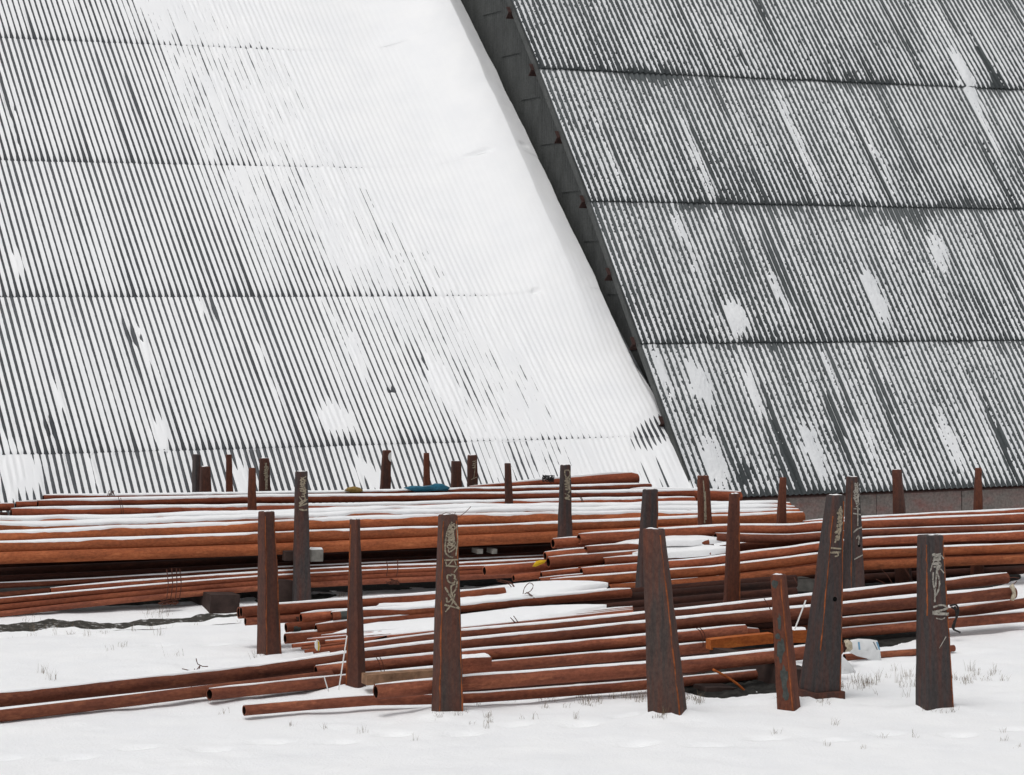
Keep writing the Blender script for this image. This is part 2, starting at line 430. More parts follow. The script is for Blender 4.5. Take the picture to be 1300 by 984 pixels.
def blobs(px, py, lst):
    v = np.zeros_like(px)
    for (x, y, rx, ry, sl, amp) in lst:            # sl: lean dx/dy of the patch
        dx = px - x - sl * (py - y); dy = py - y
        v = v + amp * np.exp(-((dx / rx) ** 2 + (dy / ry) ** 2) ** 2)
    return v
def level_from(w, amp):
    w = np.clip(w, 0.0, None)
    return np.where(w < 1, amp * np.cos(np.pi * (1 - np.minimum(w, 1))), amp + (w - 1) * 0.06)

XB = ([-200, 0, 60, 150, 210, 300, 380, 450, 550, 640, 720], [250, 305, 370, 410, 445, 520, 610, 690, 765, 815, 845])
LB = [(20, 592, 34, 34, 0.25, 0.6), (562, 488, 17, 36, 0.42, 0.5), (425, 532, 18, 22, 0.4, 0.5), (22, 340, 7, 16, 0.2, 0.35), (620, 575, 22, 50, 0.4, 0.35),
      (305, 610, 10, 22, 0.3, 0.5), (205, 560, 8, 26, 0.3, 0.45), (445, 440, 9, 36, 0.42, 0.35), (180, 435, 3, 40, 0.33, 0.3), (120, 600, 6, 30, .3, .3),
      (470, 600, 22, 20, 0.4, 0.4), (80, 520, 4, 30, .28, .3), (340, 470, 5, 40, .38, .3), (250, 380, 4, 30, .36, .25), (12, 150, 4, 50, .25, -.3),
      (170, 435, 5, 12, .33, -.45), (160, 425, 4, 14, .33, -.3), (65, 552, 7, 12, .3, -.35), (540, 465, 3, 26, .42, -.35), (275, 390, 4, 10, .35, -.3)]
def snow_left(S, T, L, c, px, py, sheet, period, amp, lap):
    xb = np.interp(py, *XB)
    k = np.floor(S / period + 0.5)
    tz = sstep(xb - 280, xb - 90, px); thin = 1 - sstep(xb - 30, xb + 50, px)
    w = 0.60 + 0.02 * sstep(330, 150, py) + 0.12 * np.clip(px / np.maximum(xb - 60, 60), 0, 1) + 0.36 * sstep(xb - 270, xb + 40, px)
    w = w + thin * (0.10 * fbm(k * 0.37, T / 1.1, 31) + (0.13 + 0.16 * tz) * vnoise(k * 7.77, T / 1.9 + c * 9, 41) + 0.06 * fbm(S / 0.04, T / 0.06, 77, 2))
    w = w + thin * tz * (0.24 * vnoise(k * 13.1, T / 0.34, 43) + 0.12 * vnoise(S / 0.03, T / 0.05, 47))
    w = w - 0.20 * sstep(0.26, 0.46, vnoise(k * 5.3, T / 2.2 + c * 4, 49)) * (1 - tz)
    w = w + 0.09 * fbm(S / 1.7, T / 1.7, 51) * thin
    pj, qj = px + 9 * vnoise(k * 3.3, T / 0.4, 53), py + 26 * vnoise(k * 9.1, c * 1.7, 55) + 6 * vnoise(S / 0.05, T / 0.08, 57)
    w = w + blobs(pj, qj, LB) * (1 + 0.5 * vnoise(k * 4.4, T / 0.3, 59))
    # ridge ends stay bare just above each seam
    w = w - 0.30 * np.exp(-np.clip(T, 0, None) / 0.10) * (1 - sstep(xb - 40, xb + 60, px)) * (0.4 + 1.4 * np.clip(vnoise(S / 0.8, c * 3.3, 61) + 0.35, 0, 1))
    if c == 0: w = w - 0.10 * (1 - sstep(700, 800, px))
    deep = sstep(xb - 20, xb + 120, px)
    w = w + deep * 0.30
    # the bare teeth by the wall
    tooth = np.exp(-(((px - 838 - (py - 545) * 0.2) / 42) ** 2 + ((py - 545 + (px - 838) * 0.45) / 24) ** 2) ** 2) * (px > 800)
    w = w - 0.85 * tooth
    w = w - 0.65 * np.exp(-(((px - 838 - (py - 600) * 0.5) / 26) ** 2 + ((py - 608) / 34) ** 2) ** 2) * (0.5 + np.sin(k * 2.1) * 0.5)
    w = w + blobs(px, py, [(600, 217, 16, 1.5, 0, -1.2), (677, 377, 6, 1.8, 0, -1.3), (497, 496, 5, 3.2, 0, -1.3), (655, 212, 7, 1.2, 0, -1.0)])
    lev = level_from(w, amp) + lap * ((1 - T / L) * (1 - deep) + 0.5 * deep)
    # drift banked against the wall with a melted gap next to it
    up = sstep(540, 330, py)
    Sn = S + 0.022 * fbm((T + 4 * c) / 0.7, S * 0, 91)
    up2 = np.clip((450 - py) / 450, 0, 1.3) ** 0.85
    drift = (0.92 * up2 * np.exp(-((np.minimum(S, -0.5) + 0.5) / 1.25) ** 2) + 0.10 * deep * up) * sstep(xb - 40, xb + 160, px)
    edge = np.clip((Sn + 0.62) / 0.54, 0, 1); lip = sstep(-0.10, -0.02, Sn)
    lev = lev + drift - 0.40 * drift * edge - (drift + 0.2) * lip * up + 0.02 * deep * fbm(S / 0.7, T / 0.7, 15) + 0.006 * edge * up * fbm(S / 0.07, T / 0.09, 19)
    # a bit of the corrugation shows through thin full cover
    lev = lev + np.where(w > 1, 1.0, 0.0) * 0.40 * (1 - sstep(-80, 200, px - xb)) * sstep(1.0, 1.05, w) * (sheet - lap * (1 - T / L) - amp * 0.4)
    return lev
roof(low, LEFT, -17 * 9 * 0.115, 17, 9, 0.115, 0.020, M['sheetL'], snow_left, "roof_snow", "snow lying in the grooves and drifting deep on the left roof slope", 0.0135, 0.05, 0.016, True, (-220, 1000, -170, 720), M['roofsnow'])

RB = [(932, 408, 16, 22, 0.3, 0.8), (1110, 372, 9, 34, 0.4, 0.8), (1190, 318, 9, 24, 0.4, 0.7), (1222, 92, 9, 26, 0.45, 0.8), (1243, 140, 7, 55, 0.45, 0.6),
      (1030, 572, 11, 40, 0.35, 0.7), (988, 368, 5, 40, 0.4, 0.5), (888, 492, 11, 26, 0.35, 0.6), (950, 480, 6, 50, 0.35, 0.6), (905, 585, 12, 36, 0.33, 0.6), (1205, 560, 5, 40, 0.4, 0.5),
      (1055, 480, 4, 30, 0.37, 0.5), (1100, 560, 9, 30, .4, .3), (840, 470, 7, 40, .35, .5), (1290, 60, 120, 60, 0, .10), (890, 210, 5, 60, .4, .4), (1115, 200, 4, 70, .45, .4),
      (1010, 175, 4, 70, .45, .4), (870, 300, 4, 50, .38, .4), (770, 180, 4, 60, .38, .3)]
RD = [(1262, 95, 7, 26, .5, -.55), (1270, 112, 12, 8, 0, -.6), (1240, 62, 4, 40, .5, -.5), (985, 330, 5, 45, .38, -.7), (940, 70, 4, 18, .42, -.6), (1118, 270, 36, 10, .3, -.30), (1010, 265, 26, 8, 0, -.35), (1155, 275, 20, 10, .3, -.35),
      (1130, 265, 60, 5, 0, -.28), (985, 540, 4, 60, .33, -.6), (1063, 545, 5, 55, .33, -.8), (1125, 520, 4, 60, .37, -.7), (1268, 560, 5, 50, .38, -.8), (1005, 590, 5, 36, .33, -.5), (945, 610, 10, 12, .4, -.5),
      (1130, 25, 4, 40, .5, -.4), (1160, 75, 4, 30, .45, -.4), (830, 95, 50, 9, .3, -.35), (905, 262, 60, 6, .2, -.3), (1100, 104, 40, 8, .2, -.3), (1225, 262, 50, 7, .2, -.3), (1000, 435, 240, 3, 0, -.3)]
def snow_right(S, T, L, c, px, py, sheet, period, amp, lap):
    k = np.floor(S / period + 0.5)
    w = 0.455 + 0.18 * vnoise(k * 7.7, T / 1.2 + c * 5, 141) + 0.12 * fbm(k * 0.4, T / 0.9, 131) + 0.10 * fbm(S / 1.3, T / 1.6 + c, 151)
    rg = 1 - 0.55 * sstep(1050, 1300, px) * sstep(260, 60, py)
    w = w + rg * (0.12 * vnoise(S / 0.06, T / 0.12, 177) + 0.30 * vnoise(S / 0.018, T / 0.027, 178))
    w = w - rg * 0.42 * sstep(0.20, 0.34, vnoise(S / 0.022, T / 0.030, 179)) * sstep(-0.35, 0.25, vnoise(S / 0.5, T / 0.7 + c, 180))
    # dark side laps: melted streaks along the edges of the sheets
    Wd = period * 8
    ph = ((S + 0.13) / Wd) % 1.0; ph = np.minimum(ph, 1 - ph) * Wd
    on = sstep(0.0, 0.22, vnoise(np.floor((S + 0.13) / Wd + 0.5) * 3.1, T / 1.1 + c * 2.3, 161))
    w = w - 0.46 * np.exp(-(ph / 0.065) ** 2) * on
    pj, qj = px + 5 * vnoise(k * 3.3, T / 0.3, 183), py + 22 * vnoise(k * 9.1, c * 1.7, 185) + 8 * vnoise(S / 0.05, T / 0.06, 187)
    w = w + blobs(pj, qj, RB) + blobs(pj, qj, RD)
    w = w - 0.45 * np.exp(-np.clip(T, 0, None) / 0.05) - 0.25 * np.exp(-np.clip(L - T, 0, None) / 0.16) * sstep(-0.1, 0.25, vnoise(S / 0.7, c * 7.0, 191))
    w = w - 1.2 * sstep(0.06, 0.0, S + 0.12)
    if c == 0: w = w + 0.07 - 0.5 * np.exp(-np.clip(T, 0, None) / 0.10)
    lev = level_from(w, amp * 1.0) + lap * (1 - T / L)
    return lev
roof(high, RIGHT, -0.13, 19, 8, 0.1255, 0.020, M['sheetR'], snow_right, "roof_snow", "thin ragged stripes of snow on the steep right roof", 0.0155, 0.027, 0.036, False, (600, 1640, -170, 720), M['thinsnow'])

# underside / verge trim, purlins, end wall and plinth of the taller hall
hinv = high.matrix_basis.inverted()
def add_part(root, name, verts, faces, mat, smooth=False, label=None):
    inv = root.matrix_basis.inverted()
    me = mesh_from(name, [inv @ Vector(v) for v in verts], faces, mat, smooth)
    o = link(name, me, root)
    if label: o['label'] = label
    return o
def prism(pts, w, e):                       # pts: polygon in (r,z); from s=w to s=e
    n = len(pts); V = [PR(w, r, z) for r, z in pts] + [PR(e, r, z) for r, z in pts]
    Fc = [tuple(range(n)), tuple(range(2 * n - 1, n - 1, -1))] + [(i, i + n, (i + 1) % n + n, (i + 1) % n) for i in range(n)]
    return V, Fc
for c in range(len(RIGHT) - 1):
    (r0, z0), (r1, z1) = RIGHT[c], RIGHT[c + 1]
    L = math.hypot(r1 - r0, z1 - z0); tx, tz = (r1 - r0) / L, (z1 - z0) / L; nx_, nz_ = -tz, tx
    def q(t, n): return (r0 + tx * t + nx_ * n, z0 + tz * t + nz_ * n)
    V, Fc = prism([q(0, -0.035), q(L, -0.035), q(L, -0.075), q(0, -0.075)], -0.10, 18.9)
    add_part(high, "roof_board", V, Fc, M['ssteel'])
    V, Fc = prism([q(0.0, 0.020), q(L + 0.02, 0.012), q(L + 0.02, -0.10), q(0.0, -0.10)], -0.150, -0.105)
    add_part(high, "verge_trim", V, Fc, M['wallsheet'])
    for f in (0.0, 0.5):
        t = max(0.06, f * L - 0.02)
        V, Fc = prism([q(t, -0.08), q(t + 0.17, -0.08), q(t + 0.17, -0.10), q(t + 0.02, -0.10), q(t + 0.02, -0.26), q(t, -0.26)], -0.22, 0.5)
        add_part(high, "purlin", V, Fc, M['ssteel'])
# end wall of upright corrugated sheets, two rows
wd = 0.108 * 9; r = -2.8
while r < 11.5:
    n = 9 * 8; rr = [r + wd * i / n for i in range(n + 1)]
    def ztop(x): return interp_line(RIGHT, x) - 0.09
    def zbot(x): return interp_line(LEFT, x) - 0.35
    for (fa, fb, off) in ((0.0, 0.52, 0.02), (0.5, 1.0, 0.0)):
        V = []
        zb, zt = zbot(r + wd / 2), ztop(r + wd / 2)
        for x in rr:
            so_ = 0.12 + off + 0.013 * math.cos(2 * math.pi * (x + 2.8) / 0.108)
            a = zbot(x) if fa == 0 else min(ztop(x), zb + (zt - zb) * 0.5)
            b = ztop(x) if fb == 1 else min(ztop(x), zb + (zt - zb) * 0.52)
            V += [PR(so_, x, a), PR(so_, x, max(a + 0.01, b))]
        Fc = [(2 * i, 2 * i + 1, 2 * i + 3, 2 * i + 2) for i in range(n)]
        add_part(high, "wall_sheet", V, Fc, M['wallsheet'], True)
    r += wd
# plinth below the eaves, in blocks of cast wall
for k in range(10):
    a, b = -0.02 + k * 1.9, -0.02 + (k + 1) * 1.9 - 0.015
    rf = RIGHT[0][0] + 0.16 + random.uniform(-0.01, 0.01)
    V, Fc = prism([(rf, -H - 0.3), (rf + 0.35, -H - 0.3), (rf + 0.35, -3.52), (rf, -3.56)], a, b)
    add_part(high, "plinth_block", V, Fc, M['plinth'])
# back slopes so that the halls are closed volumes
rt, zt = RIGHT[-1]
V, Fc = prism([(rt, zt - 0.05), (rt + 7, zt - 8.3), (rt + 7, -H), (-2.3, -H), (-2.3, -3.5)], 0.3, 18.8); add_part(high, "hall_body", V, Fc, M['wallsheet'])
rt, zt = LEFT[-1]
V, Fc = prism([(rt, zt - 0.12), (rt + 7, zt - 6), (rt + 7, -H), (-2.9, -H), (-2.9, -3.75), (-1.7, -2.60)], -17.4, -0.02); add_part(low, "hall_body", V, Fc, M['wallsheet'])

# ------------------------------------------------------------------ pipes
def pipe(label, pts, Y0, dpx, mat, snow=0.0, group=None, name="steel_pipe", wall=0.115, cat="pipe", thick=0.30, dark_end=None, taper=None, seed=None):
    """a hollow pipe along photo points (x, y), lying on the upright plane Y0 (or between two planes)"""
    per = Y0 if isinstance(Y0, list) else None
    ya, yb = (per[0], per[-1]) if per else (Y0, Y0) if not isinstance(Y0, tuple) else Y0
    x0, x1 = pts[0][0], pts[-1][0]
    P3 = []
    for q_, (x, y) in enumerate(pts):
        if per: P3.append(at(x, y, per[q_])); continue
        f = (x - x0) / (x1 - x0); P3.append(at(x, y, ya + (yb - ya) * f))
    xm = (x0 + x1) / 2; R = dpx * DY(xm, (ya + yb) / 2) / F / 2
    path = smooth_path(P3, 0.5 if taper is None else 0.1)
    mw = frame_of(path[0], path[-1] - path[0]); inv = mw.inverted()
    loc = [inv @ p for p in path]
    rad = [R] * len(loc) if taper is None else [float(np.interp((CX + F * p.x / p.y), [t[0] for t in taper], [t[1] for t in taper])) * p.y / F / 2 for p in path]
    sides = 20; n = len(loc); BORE = []
    V, Fc = tube_geo(loc, rad, sides, cap=False)
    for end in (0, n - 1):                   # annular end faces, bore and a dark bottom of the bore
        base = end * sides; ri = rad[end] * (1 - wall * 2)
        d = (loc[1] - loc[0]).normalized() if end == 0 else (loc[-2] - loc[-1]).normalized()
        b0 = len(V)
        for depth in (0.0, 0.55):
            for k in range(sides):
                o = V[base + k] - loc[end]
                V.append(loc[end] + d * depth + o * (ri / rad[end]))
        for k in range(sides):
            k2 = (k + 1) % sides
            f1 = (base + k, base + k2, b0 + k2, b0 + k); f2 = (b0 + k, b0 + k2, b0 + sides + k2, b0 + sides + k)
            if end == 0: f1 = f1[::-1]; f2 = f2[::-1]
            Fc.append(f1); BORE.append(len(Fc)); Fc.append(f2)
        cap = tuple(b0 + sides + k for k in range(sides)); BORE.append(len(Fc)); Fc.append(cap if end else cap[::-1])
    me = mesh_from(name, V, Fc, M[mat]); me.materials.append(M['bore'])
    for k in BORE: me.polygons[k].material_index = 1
    for p in me.polygons:
        if len(p.vertices) > 4: p.use_smooth = False
    me.set_sharp_from_angle(angle=math.radians(50))
    o = link(name, me, None, mw); tag(o, label, cat, group)
    if snow > 0:
        sd_ = seed if seed is not None else int(abs(pts[0][0] * 13 + pts[0][1] * 7)) % 997
        fine = smooth_path(loc, 0.06); m = 9; V = []; nn = len(fine)
        L = (fine[-1] - fine[0]).length
        for i, p in enumerate(fine):
            d = (fine[min(i + 1, nn - 1)] - fine[max(i - 1, 0)]).normalized()
            y = Vector((0, 0, 1)).cross(d).normalized(); z = d.cross(y)
            # world up within the cross-section
            xx = (p - fine[0]).length; r = float(np.interp(xx, [(q_ - loc[0]).length for q_ in loc], rad))
            endf = min(1.0, min(i, nn - 1 - i) / 4.0 + 0.08)
            cov = max(0.07, snow * (0.35 + 0.65 * float(sstep(0.0, 0.9, min(xx, L - xx)))) * (1 + 0.30 * float(fbm(xx / 0.9, 1.7, sd_)) + 0.22 * float(fbm(xx / 0.11, 3.7, sd_ + 1))))
            cov = max(0.05, cov * (0.25 + 0.75 * float(sstep(-0.50, -0.12, fbm(xx / 1.1, 5.5, sd_ + 6)))))
            th = thick * r * (0.65 + 0.9 * (0.5 + float(fbm(xx / 0.6, 0.3, sd_ + 2)))) * endf
            phi = math.radians(min(86, 76 * cov))
            for j in range(m):
                f = 2 * j / (m - 1) - 1
                fj = phi * f * (1 + 0.10 * float(vnoise(xx / 0.05, 9.1 + (j > m // 2) * 5, sd_ + 3)))
                h = th * (max(0, 1 - f * f)) ** 0.45 + 0.003
                if j in (0, m - 1): h = -0.006
                V.append(p + y * (math.sin(fj) * (r + h)) + z * (math.cos(fj) * (r + h)))
        Fc = [(i * m + j, (i + 1) * m + j, (i + 1) * m + j + 1, i * m + j + 1) for i in range(nn - 1) for j in range(m - 1)]
        Fc = [f[::-1] for f in Fc]
        Fc.append(tuple(range(m))); Fc.append(tuple((nn - 1) * m + j for j in range(m))[::-1])
        c = link("snow_cap", mesh_from("snow_cap", V, Fc, M['snow']), o); c['kind'] = 'stuff'
    if dark_end:                              # painted ring near the near end
        a, b = dark_end
        Vb, Fb = tube_geo([Vector((a, 0, 0)), Vector(((a + b) / 2, 0, 0)), Vector((b, 0, 0))], R * 1.012, 20, cap=False)
        link("paint_band", mesh_from("paint_band", Vb, Fb, M['band']), o)
    return o

GA = "pipes in the farthest rack by the roof"; GB = "long orange pipes on the second rack"; GT = "slim pipes tied below the orange pipes"
GC = "pipes on the right hand rack"; GM = "pipes in the middle heap"; GD = "brown pipes in the front rack"
# A: farthest rack
pipe("slim rusty pipe at the very back of the far rack, open end at left", [(55, 632.5), (250, 630.5), (450, 627), (640, 622.5), (826, 617.5)], 36.85, 8, 'red', 0.8, GA, thick=.25)
pipe("far rack pipe between the slim back pipe and the thick front one", [(48, 640.5), (200, 637), (320, 634.5), (590, 631), (815, 627.5), (880, 627)], 36.6, 10, 'red', 0.7, GA, thick=.25)
pipe("front pipe of the far rack, snow topped with its open end near the left edge", [(14, 652.5), (160, 650), (320, 648.3), (460, 646.5), (630, 642), (700, 640.5), (881, 637)], 36.35, 13, 'red', 0.62, GA, thick=.25)
pipe("short rusty pipe cut by the left edge of the picture, its right end just showing", [(-60, 646), (17, 643.5)], 36.75, 9.5, 'red', 0.25, GA)
pipe("far rack pipe whose open end shows beside the short pipe at left", [(20, 641.5), (110, 639.5), (220, 637)], 36.72, 9, 'red', 0.5, GA)
pipe("dark pipe under the short pipe at the left edge of the far rack", [(-60, 656), (9, 654)], 36.5, 8, 'dark', 0, GA)
pipe("stout red rust pipe end behind the scratched post at the right of the far rack", [(800, 628), (870, 629), (939, 631.5)], 36.7, 15, 'red', 0.35, GA)
pipe("tapered rusty tube rising to a thick rounded right end above the far rack", [(596, 619), (690, 613.2), (730, 611), (809, 608)], 37.3, 10, 'red', 0.30, GA, name="tapered_tube", cat="tube", wall=.06, taper=[(596, 4), (640, 6), (690, 9), (730, 12), (803, 17), (807, 16), (809, 13)])
for k, (x, y) in enumerate(((640, 622), (500, 640), (560, 634))):
    pipe("dark pipe hidden low in the far rack behind the front pipe", [(30, 662 - k * 4), (400, 658 - k * 4), (880, 648 - k * 4)], 36.65 + 0.2 * k, 10, 'dark', 0.3 if k else 0, GA)
# B: second rack, large orange pipes
pipe("lowest of the large orange pipes, running dark edged over the shaded gap", [(-30, 709.5), (160, 703.5), (326, 698), (555, 688), (690, 682), (900, 672)], 34.55, 14.5, 'orange', 0, GB)
pipe("large orange pipe second from the bottom, thin snow along its top", [(-30, 697), (160, 690.5), (326, 684.5), (460, 679), (630, 674), (700, 670), (820, 665), (900, 662), (1019, 656.5)], 34.63, 14.5, 'orange', 0.5, GB, thick=.18)
pipe("large orange pipe under the broad white band of snow", [(-30, 684.5), (160, 677), (326, 670.5), (460, 664.5), (630, 660), (900, 655.5), (1013, 652.5)], 34.77, 14.5, 'orange', 0.6, GB, thick=.25)
pipe("snow buried orange pipe showing as a thin rust line in the white band", [(-30, 673), (160, 668), (326, 662), (630, 653.5), (900, 650), (1008, 648.5)], 34.93, 13, 'orange', 0.85, GB, thick=.4)
pipe("rearmost snow buried pipe at the top of the white band", [(-30, 666.5), (160, 662.5), (326, 657), (630, 648.5), (900, 645), (1002, 644)], 35.10, 13, 'orange', 0.85, GB, thick=.4)
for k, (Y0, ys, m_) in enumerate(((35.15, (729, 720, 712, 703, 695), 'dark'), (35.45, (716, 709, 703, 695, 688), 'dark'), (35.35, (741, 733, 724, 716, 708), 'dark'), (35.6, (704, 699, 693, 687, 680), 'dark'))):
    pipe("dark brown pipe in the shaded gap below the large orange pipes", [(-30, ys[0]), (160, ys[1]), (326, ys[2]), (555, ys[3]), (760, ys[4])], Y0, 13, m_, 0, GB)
# T: slim tied pipes
TR = [("uppermost slim pipe of the tied bundle, thin snow line on top", [(-30, 745), (150, 735.5), (326, 724.5), (450, 718.5), (555, 714), (720, 707)], 34.66, 7, 'brown', .55),
      ("slim pipe of the tied bundle with its open left end over the snow line", [(64, 750), (150, 742), (326, 729.5), (450, 722.5), (555, 718.5), (720, 711)], 34.50, 7, 'mid', .6),
      ("slim pipe just below the one with the open end, snow on its left part", [(-30, 766), (150, 749), (326, 735), (450, 728), (555, 723.5), (720, 716)], 34.44, 7, 'mid', .5),
      ("slim pipe third from the bottom of the tied bundle", [(-30, 758), (62, 750), (150, 745), (326, 732), (555, 720)], 34.62, 7, 'brown', .0),
      ("slim pipe second from the bottom of the tied bundle", [(-30, 774.5), (150, 756), (326, 741), (450, 733.5), (555, 729), (720, 722)], 34.40, 7, 'mid', 0),
      ("lowest slim pipe of the tied bundle, drooping to the snow at left", [(-30, 783), (150, 763), (326, 747), (450, 739.5), (555, 734.5), (720, 727)], 34.37, 7.5, 'brown', 0),
      ("shaded slim pipe at the back of the tied bundle", [(-30, 736), (150, 728), (326, 719), (555, 709.5), (720, 703)], 34.85, 8, 'dark', 0)]
for lb, pts, Y0, d, m_, sn in TR: pipe(lb, pts, Y0, d, m_, sn, GT, thick=.15)
for k in range(2):
    pipe("shaded slim pipe at the back of the tied bundle", [(-30, 777 - 9 * k), (150, 758 - 7 * k), (326, 743 - 6 * k), (555, 731 - 6 * k), (720, 724 - 6 * k)], 34.62 + .15 * k, 7.5, 'dark', 0, GT)
# C: right rack
CR = [("pipe with the topmost open end at the left of the right rack", [(702, 690), (800, 684), (900, 677)], 31.95, 12.5, 'mid', .35),
      ("long top pipe of the right rack, snow dusted, reaching the right edge", [(735, 684.5), (844, 677), (924, 672.5), (1000, 672.5), (1045, 669), (1097, 666.5), (1320, 657)], 31.85, 13, 'mid', .55),
      ("pipe under the long top pipe, its open end left and thick snow further right", [(743.5, 699), (810, 695), (850, 693), (898, 689)], 31.70, 11.5, 'mid', .8),
      ("pipe end peeping out behind the yellow ribbon pipe", [(692, 706), (738, 701.5), (800, 697)], 31.78, 11, 'mid', .4),
      ("pipe beside the yellow ribbon, thick with a thin snow line", [(696, 714), (760, 709), (808, 705), (870, 702)], 31.66, 13.5, 'mid', .45),
      ("pipe half way along the right rack, starting right of the ribbon pipe", [(766, 713.5), (809, 710), (850, 708), (900, 703)], 31.58, 10.5, 'mid', .75),
      ("small dark pipe mouth tucked behind the pipe ends of the right rack", [(733, 723), (780, 719), (840, 715)], 31.62, 8, 'brown', 0),
      ("pipe in the third row from the bottom of the right rack", [(738, 726.5), (808, 721), (850, 717.5), (898, 713), (955, 705), (1000, 700), (1097, 688), (1320, 679)], 31.47, 11, 'mid', .6),
      ("small pipe end left of the third row of the right rack", [(687, 730), (733, 725), (800, 720)], 31.60, 8, 'mid', .35),
      ("pipe end overlapping the snow at the lower left of the right rack", [(685, 739), (760, 732), (840, 725)], 31.47, 11, 'mid', .25),
      ("second pipe from the bottom of the right rack, long with a thin snow line", [(699, 741.5), (808, 732.5), (852, 729), (900, 725.5), (955, 719), (1000, 713.5), (1097, 703.5), (1320, 695)], 31.36, 12.5, 'orange', .5),
      ("lowest pipe of the right rack, open end right of the snow bank", [(773, 748), (854, 742), (900, 738), (955, 732), (1000, 727.5), (1097, 718), (1320, 709)], 31.27, 12, 'orange', 0),
      ("pipe mouth by the flat rusty post, second row of the right rack", [(908, 682), (1000, 684), (1097, 677.5), (1320, 670)], 31.72, 10.5, 'brown', .2),
      ("thin rearmost pipe under the snow at the right edge of the right rack", [(1020, 666), (1097, 660), (1320, 649)], 32.02, 9, 'mid', .9),
      ("long pipe pointing left out of the right rack, open end farthest left", [(615, 725), (695, 719), (790, 712)], 31.86, 12.5, 'mid', .12),
      ("short pipe end below the long pipe that points left", [(652, 734), (690, 729.5), (780, 721)], 31.72, 9, 'mid', 0)]
for lb, pts, Y0, d, m_, sn in CR: pipe(lb, pts, Y0, d, m_, sn * .72, GC, thick=.12)
for k, (Y0, y) in enumerate(((31.75, 700), (31.6, 711), (31.6, 722), (31.9, 690))):
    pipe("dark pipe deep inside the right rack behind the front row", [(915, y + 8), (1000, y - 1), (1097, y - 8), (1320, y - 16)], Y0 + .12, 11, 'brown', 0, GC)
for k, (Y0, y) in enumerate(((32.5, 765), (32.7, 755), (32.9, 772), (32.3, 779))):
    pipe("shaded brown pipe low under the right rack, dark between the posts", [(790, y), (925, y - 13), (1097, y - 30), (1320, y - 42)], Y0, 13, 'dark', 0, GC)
# M: middle heap
MR = [("pipe with the leftmost open end of the middle heap", [(306, 777), (440, 767.5), (550, 760), (640, 752)], 29.75, 14, 'mid', .35, None),
      ("pipe mouth just behind the leftmost pipe of the middle heap", [(303, 778), (420, 771), (560, 760)], 29.9, 15, 'brown', 0, None),
      ("short lower pipe mouth under the leftmost pipe of the middle heap", [(311.5, 789), (400, 783), (520, 775)], 29.72, 10.5, 'brown', 0, None),
      ("snow topped pipe of the middle heap left of the grey banded one", [(382, 785), (425, 781.5), (520, 775)], 29.5, 13, 'mid', .4, None),
      ("long pipe of the middle heap with a grey band at its left end", [(421, 783), (440, 781.5), (550, 774.5), (600, 769.5), (699, 760.5), (800, 753)], 29.40, 12.5, 'mid', .75, (.10, .20)),
      ("grey banded pipe end in the second row of the middle heap", [(363, 797), (400, 793), (500, 787)], 29.48, 12, 'mid', 0, (.08, .17)),
      ("dusty pipe end between grey banded pipe and thin rods", [(401, 799), (450, 793), (560, 783)], 29.36, 13, 'mid', .3, None),
      ("lowest thick pipe end of the middle heap above the thin rods", [(362, 811), (400, 808), (500, 797)], 29.34, 13, 'mid', .25, None),
      ("dark pipe mouth wedged behind the middle heap", [(376, 788), (440, 783), (520, 778)], 29.66, 10, 'dark', 0, None)]
for lb, pts, Y0, d, m_, sn, db in MR: pipe(lb, pts, Y0, d, m_, sn, GM, thick=.22, dark_end=db)
for k, (x0, y0, Y0) in enumerate(((600, 786, 29.2), (640, 776, 29.45), (620, 795, 29.0), (650, 770, 29.8))):
    pipe("dark brown pipe running under the snow to the plain blue grey post", [(x0 - 60, y0 + 6), (740, y0 - 12), (905, y0 - 27), (1010, y0 - 35)], Y0, 11, 'dark', 0, GM, thick=.2)
# thin rods of the middle heap
rods = [(371, 820, 5), (383, 823, 4), (386, 817, 4), (387, 827, 4), (390, 813, 4), (391, 821, 4), (393, 826, 4), (394, 816, 4), (396, 821, 4), (397, 811, 4.5), (398, 828, 4), (401, 824, 4), (408, 808.5, 4.5), (415, 823, 5), (419, 827, 4), (423, 821, 4.5), (428, 808, 5), (429, 819, 5.5), (436, 825, 4), (404, 812, 4)]
for k, (x, y, d) in enumerate(rods):
    dd = (y - 817) * 0.9
    pipe("thin rusty rod of the loose bundle with ragged ends", [(x, y), (470, 810 + dd * .75 - (470 - x) * -.0 - 1), (549, 801.5 + dd * .55), (640, 792 + dd * .45), (803, 775 + dd * .35)], 28.62 - 0.022 * (y - 817) + 0.02 * (k % 3), d, 'brown' if k % 3 else 'mid', 0.5 if k % 4 == 0 else 0, "thin rods in the loose bundle", name="thin_rod", cat="rod", wall=.2)
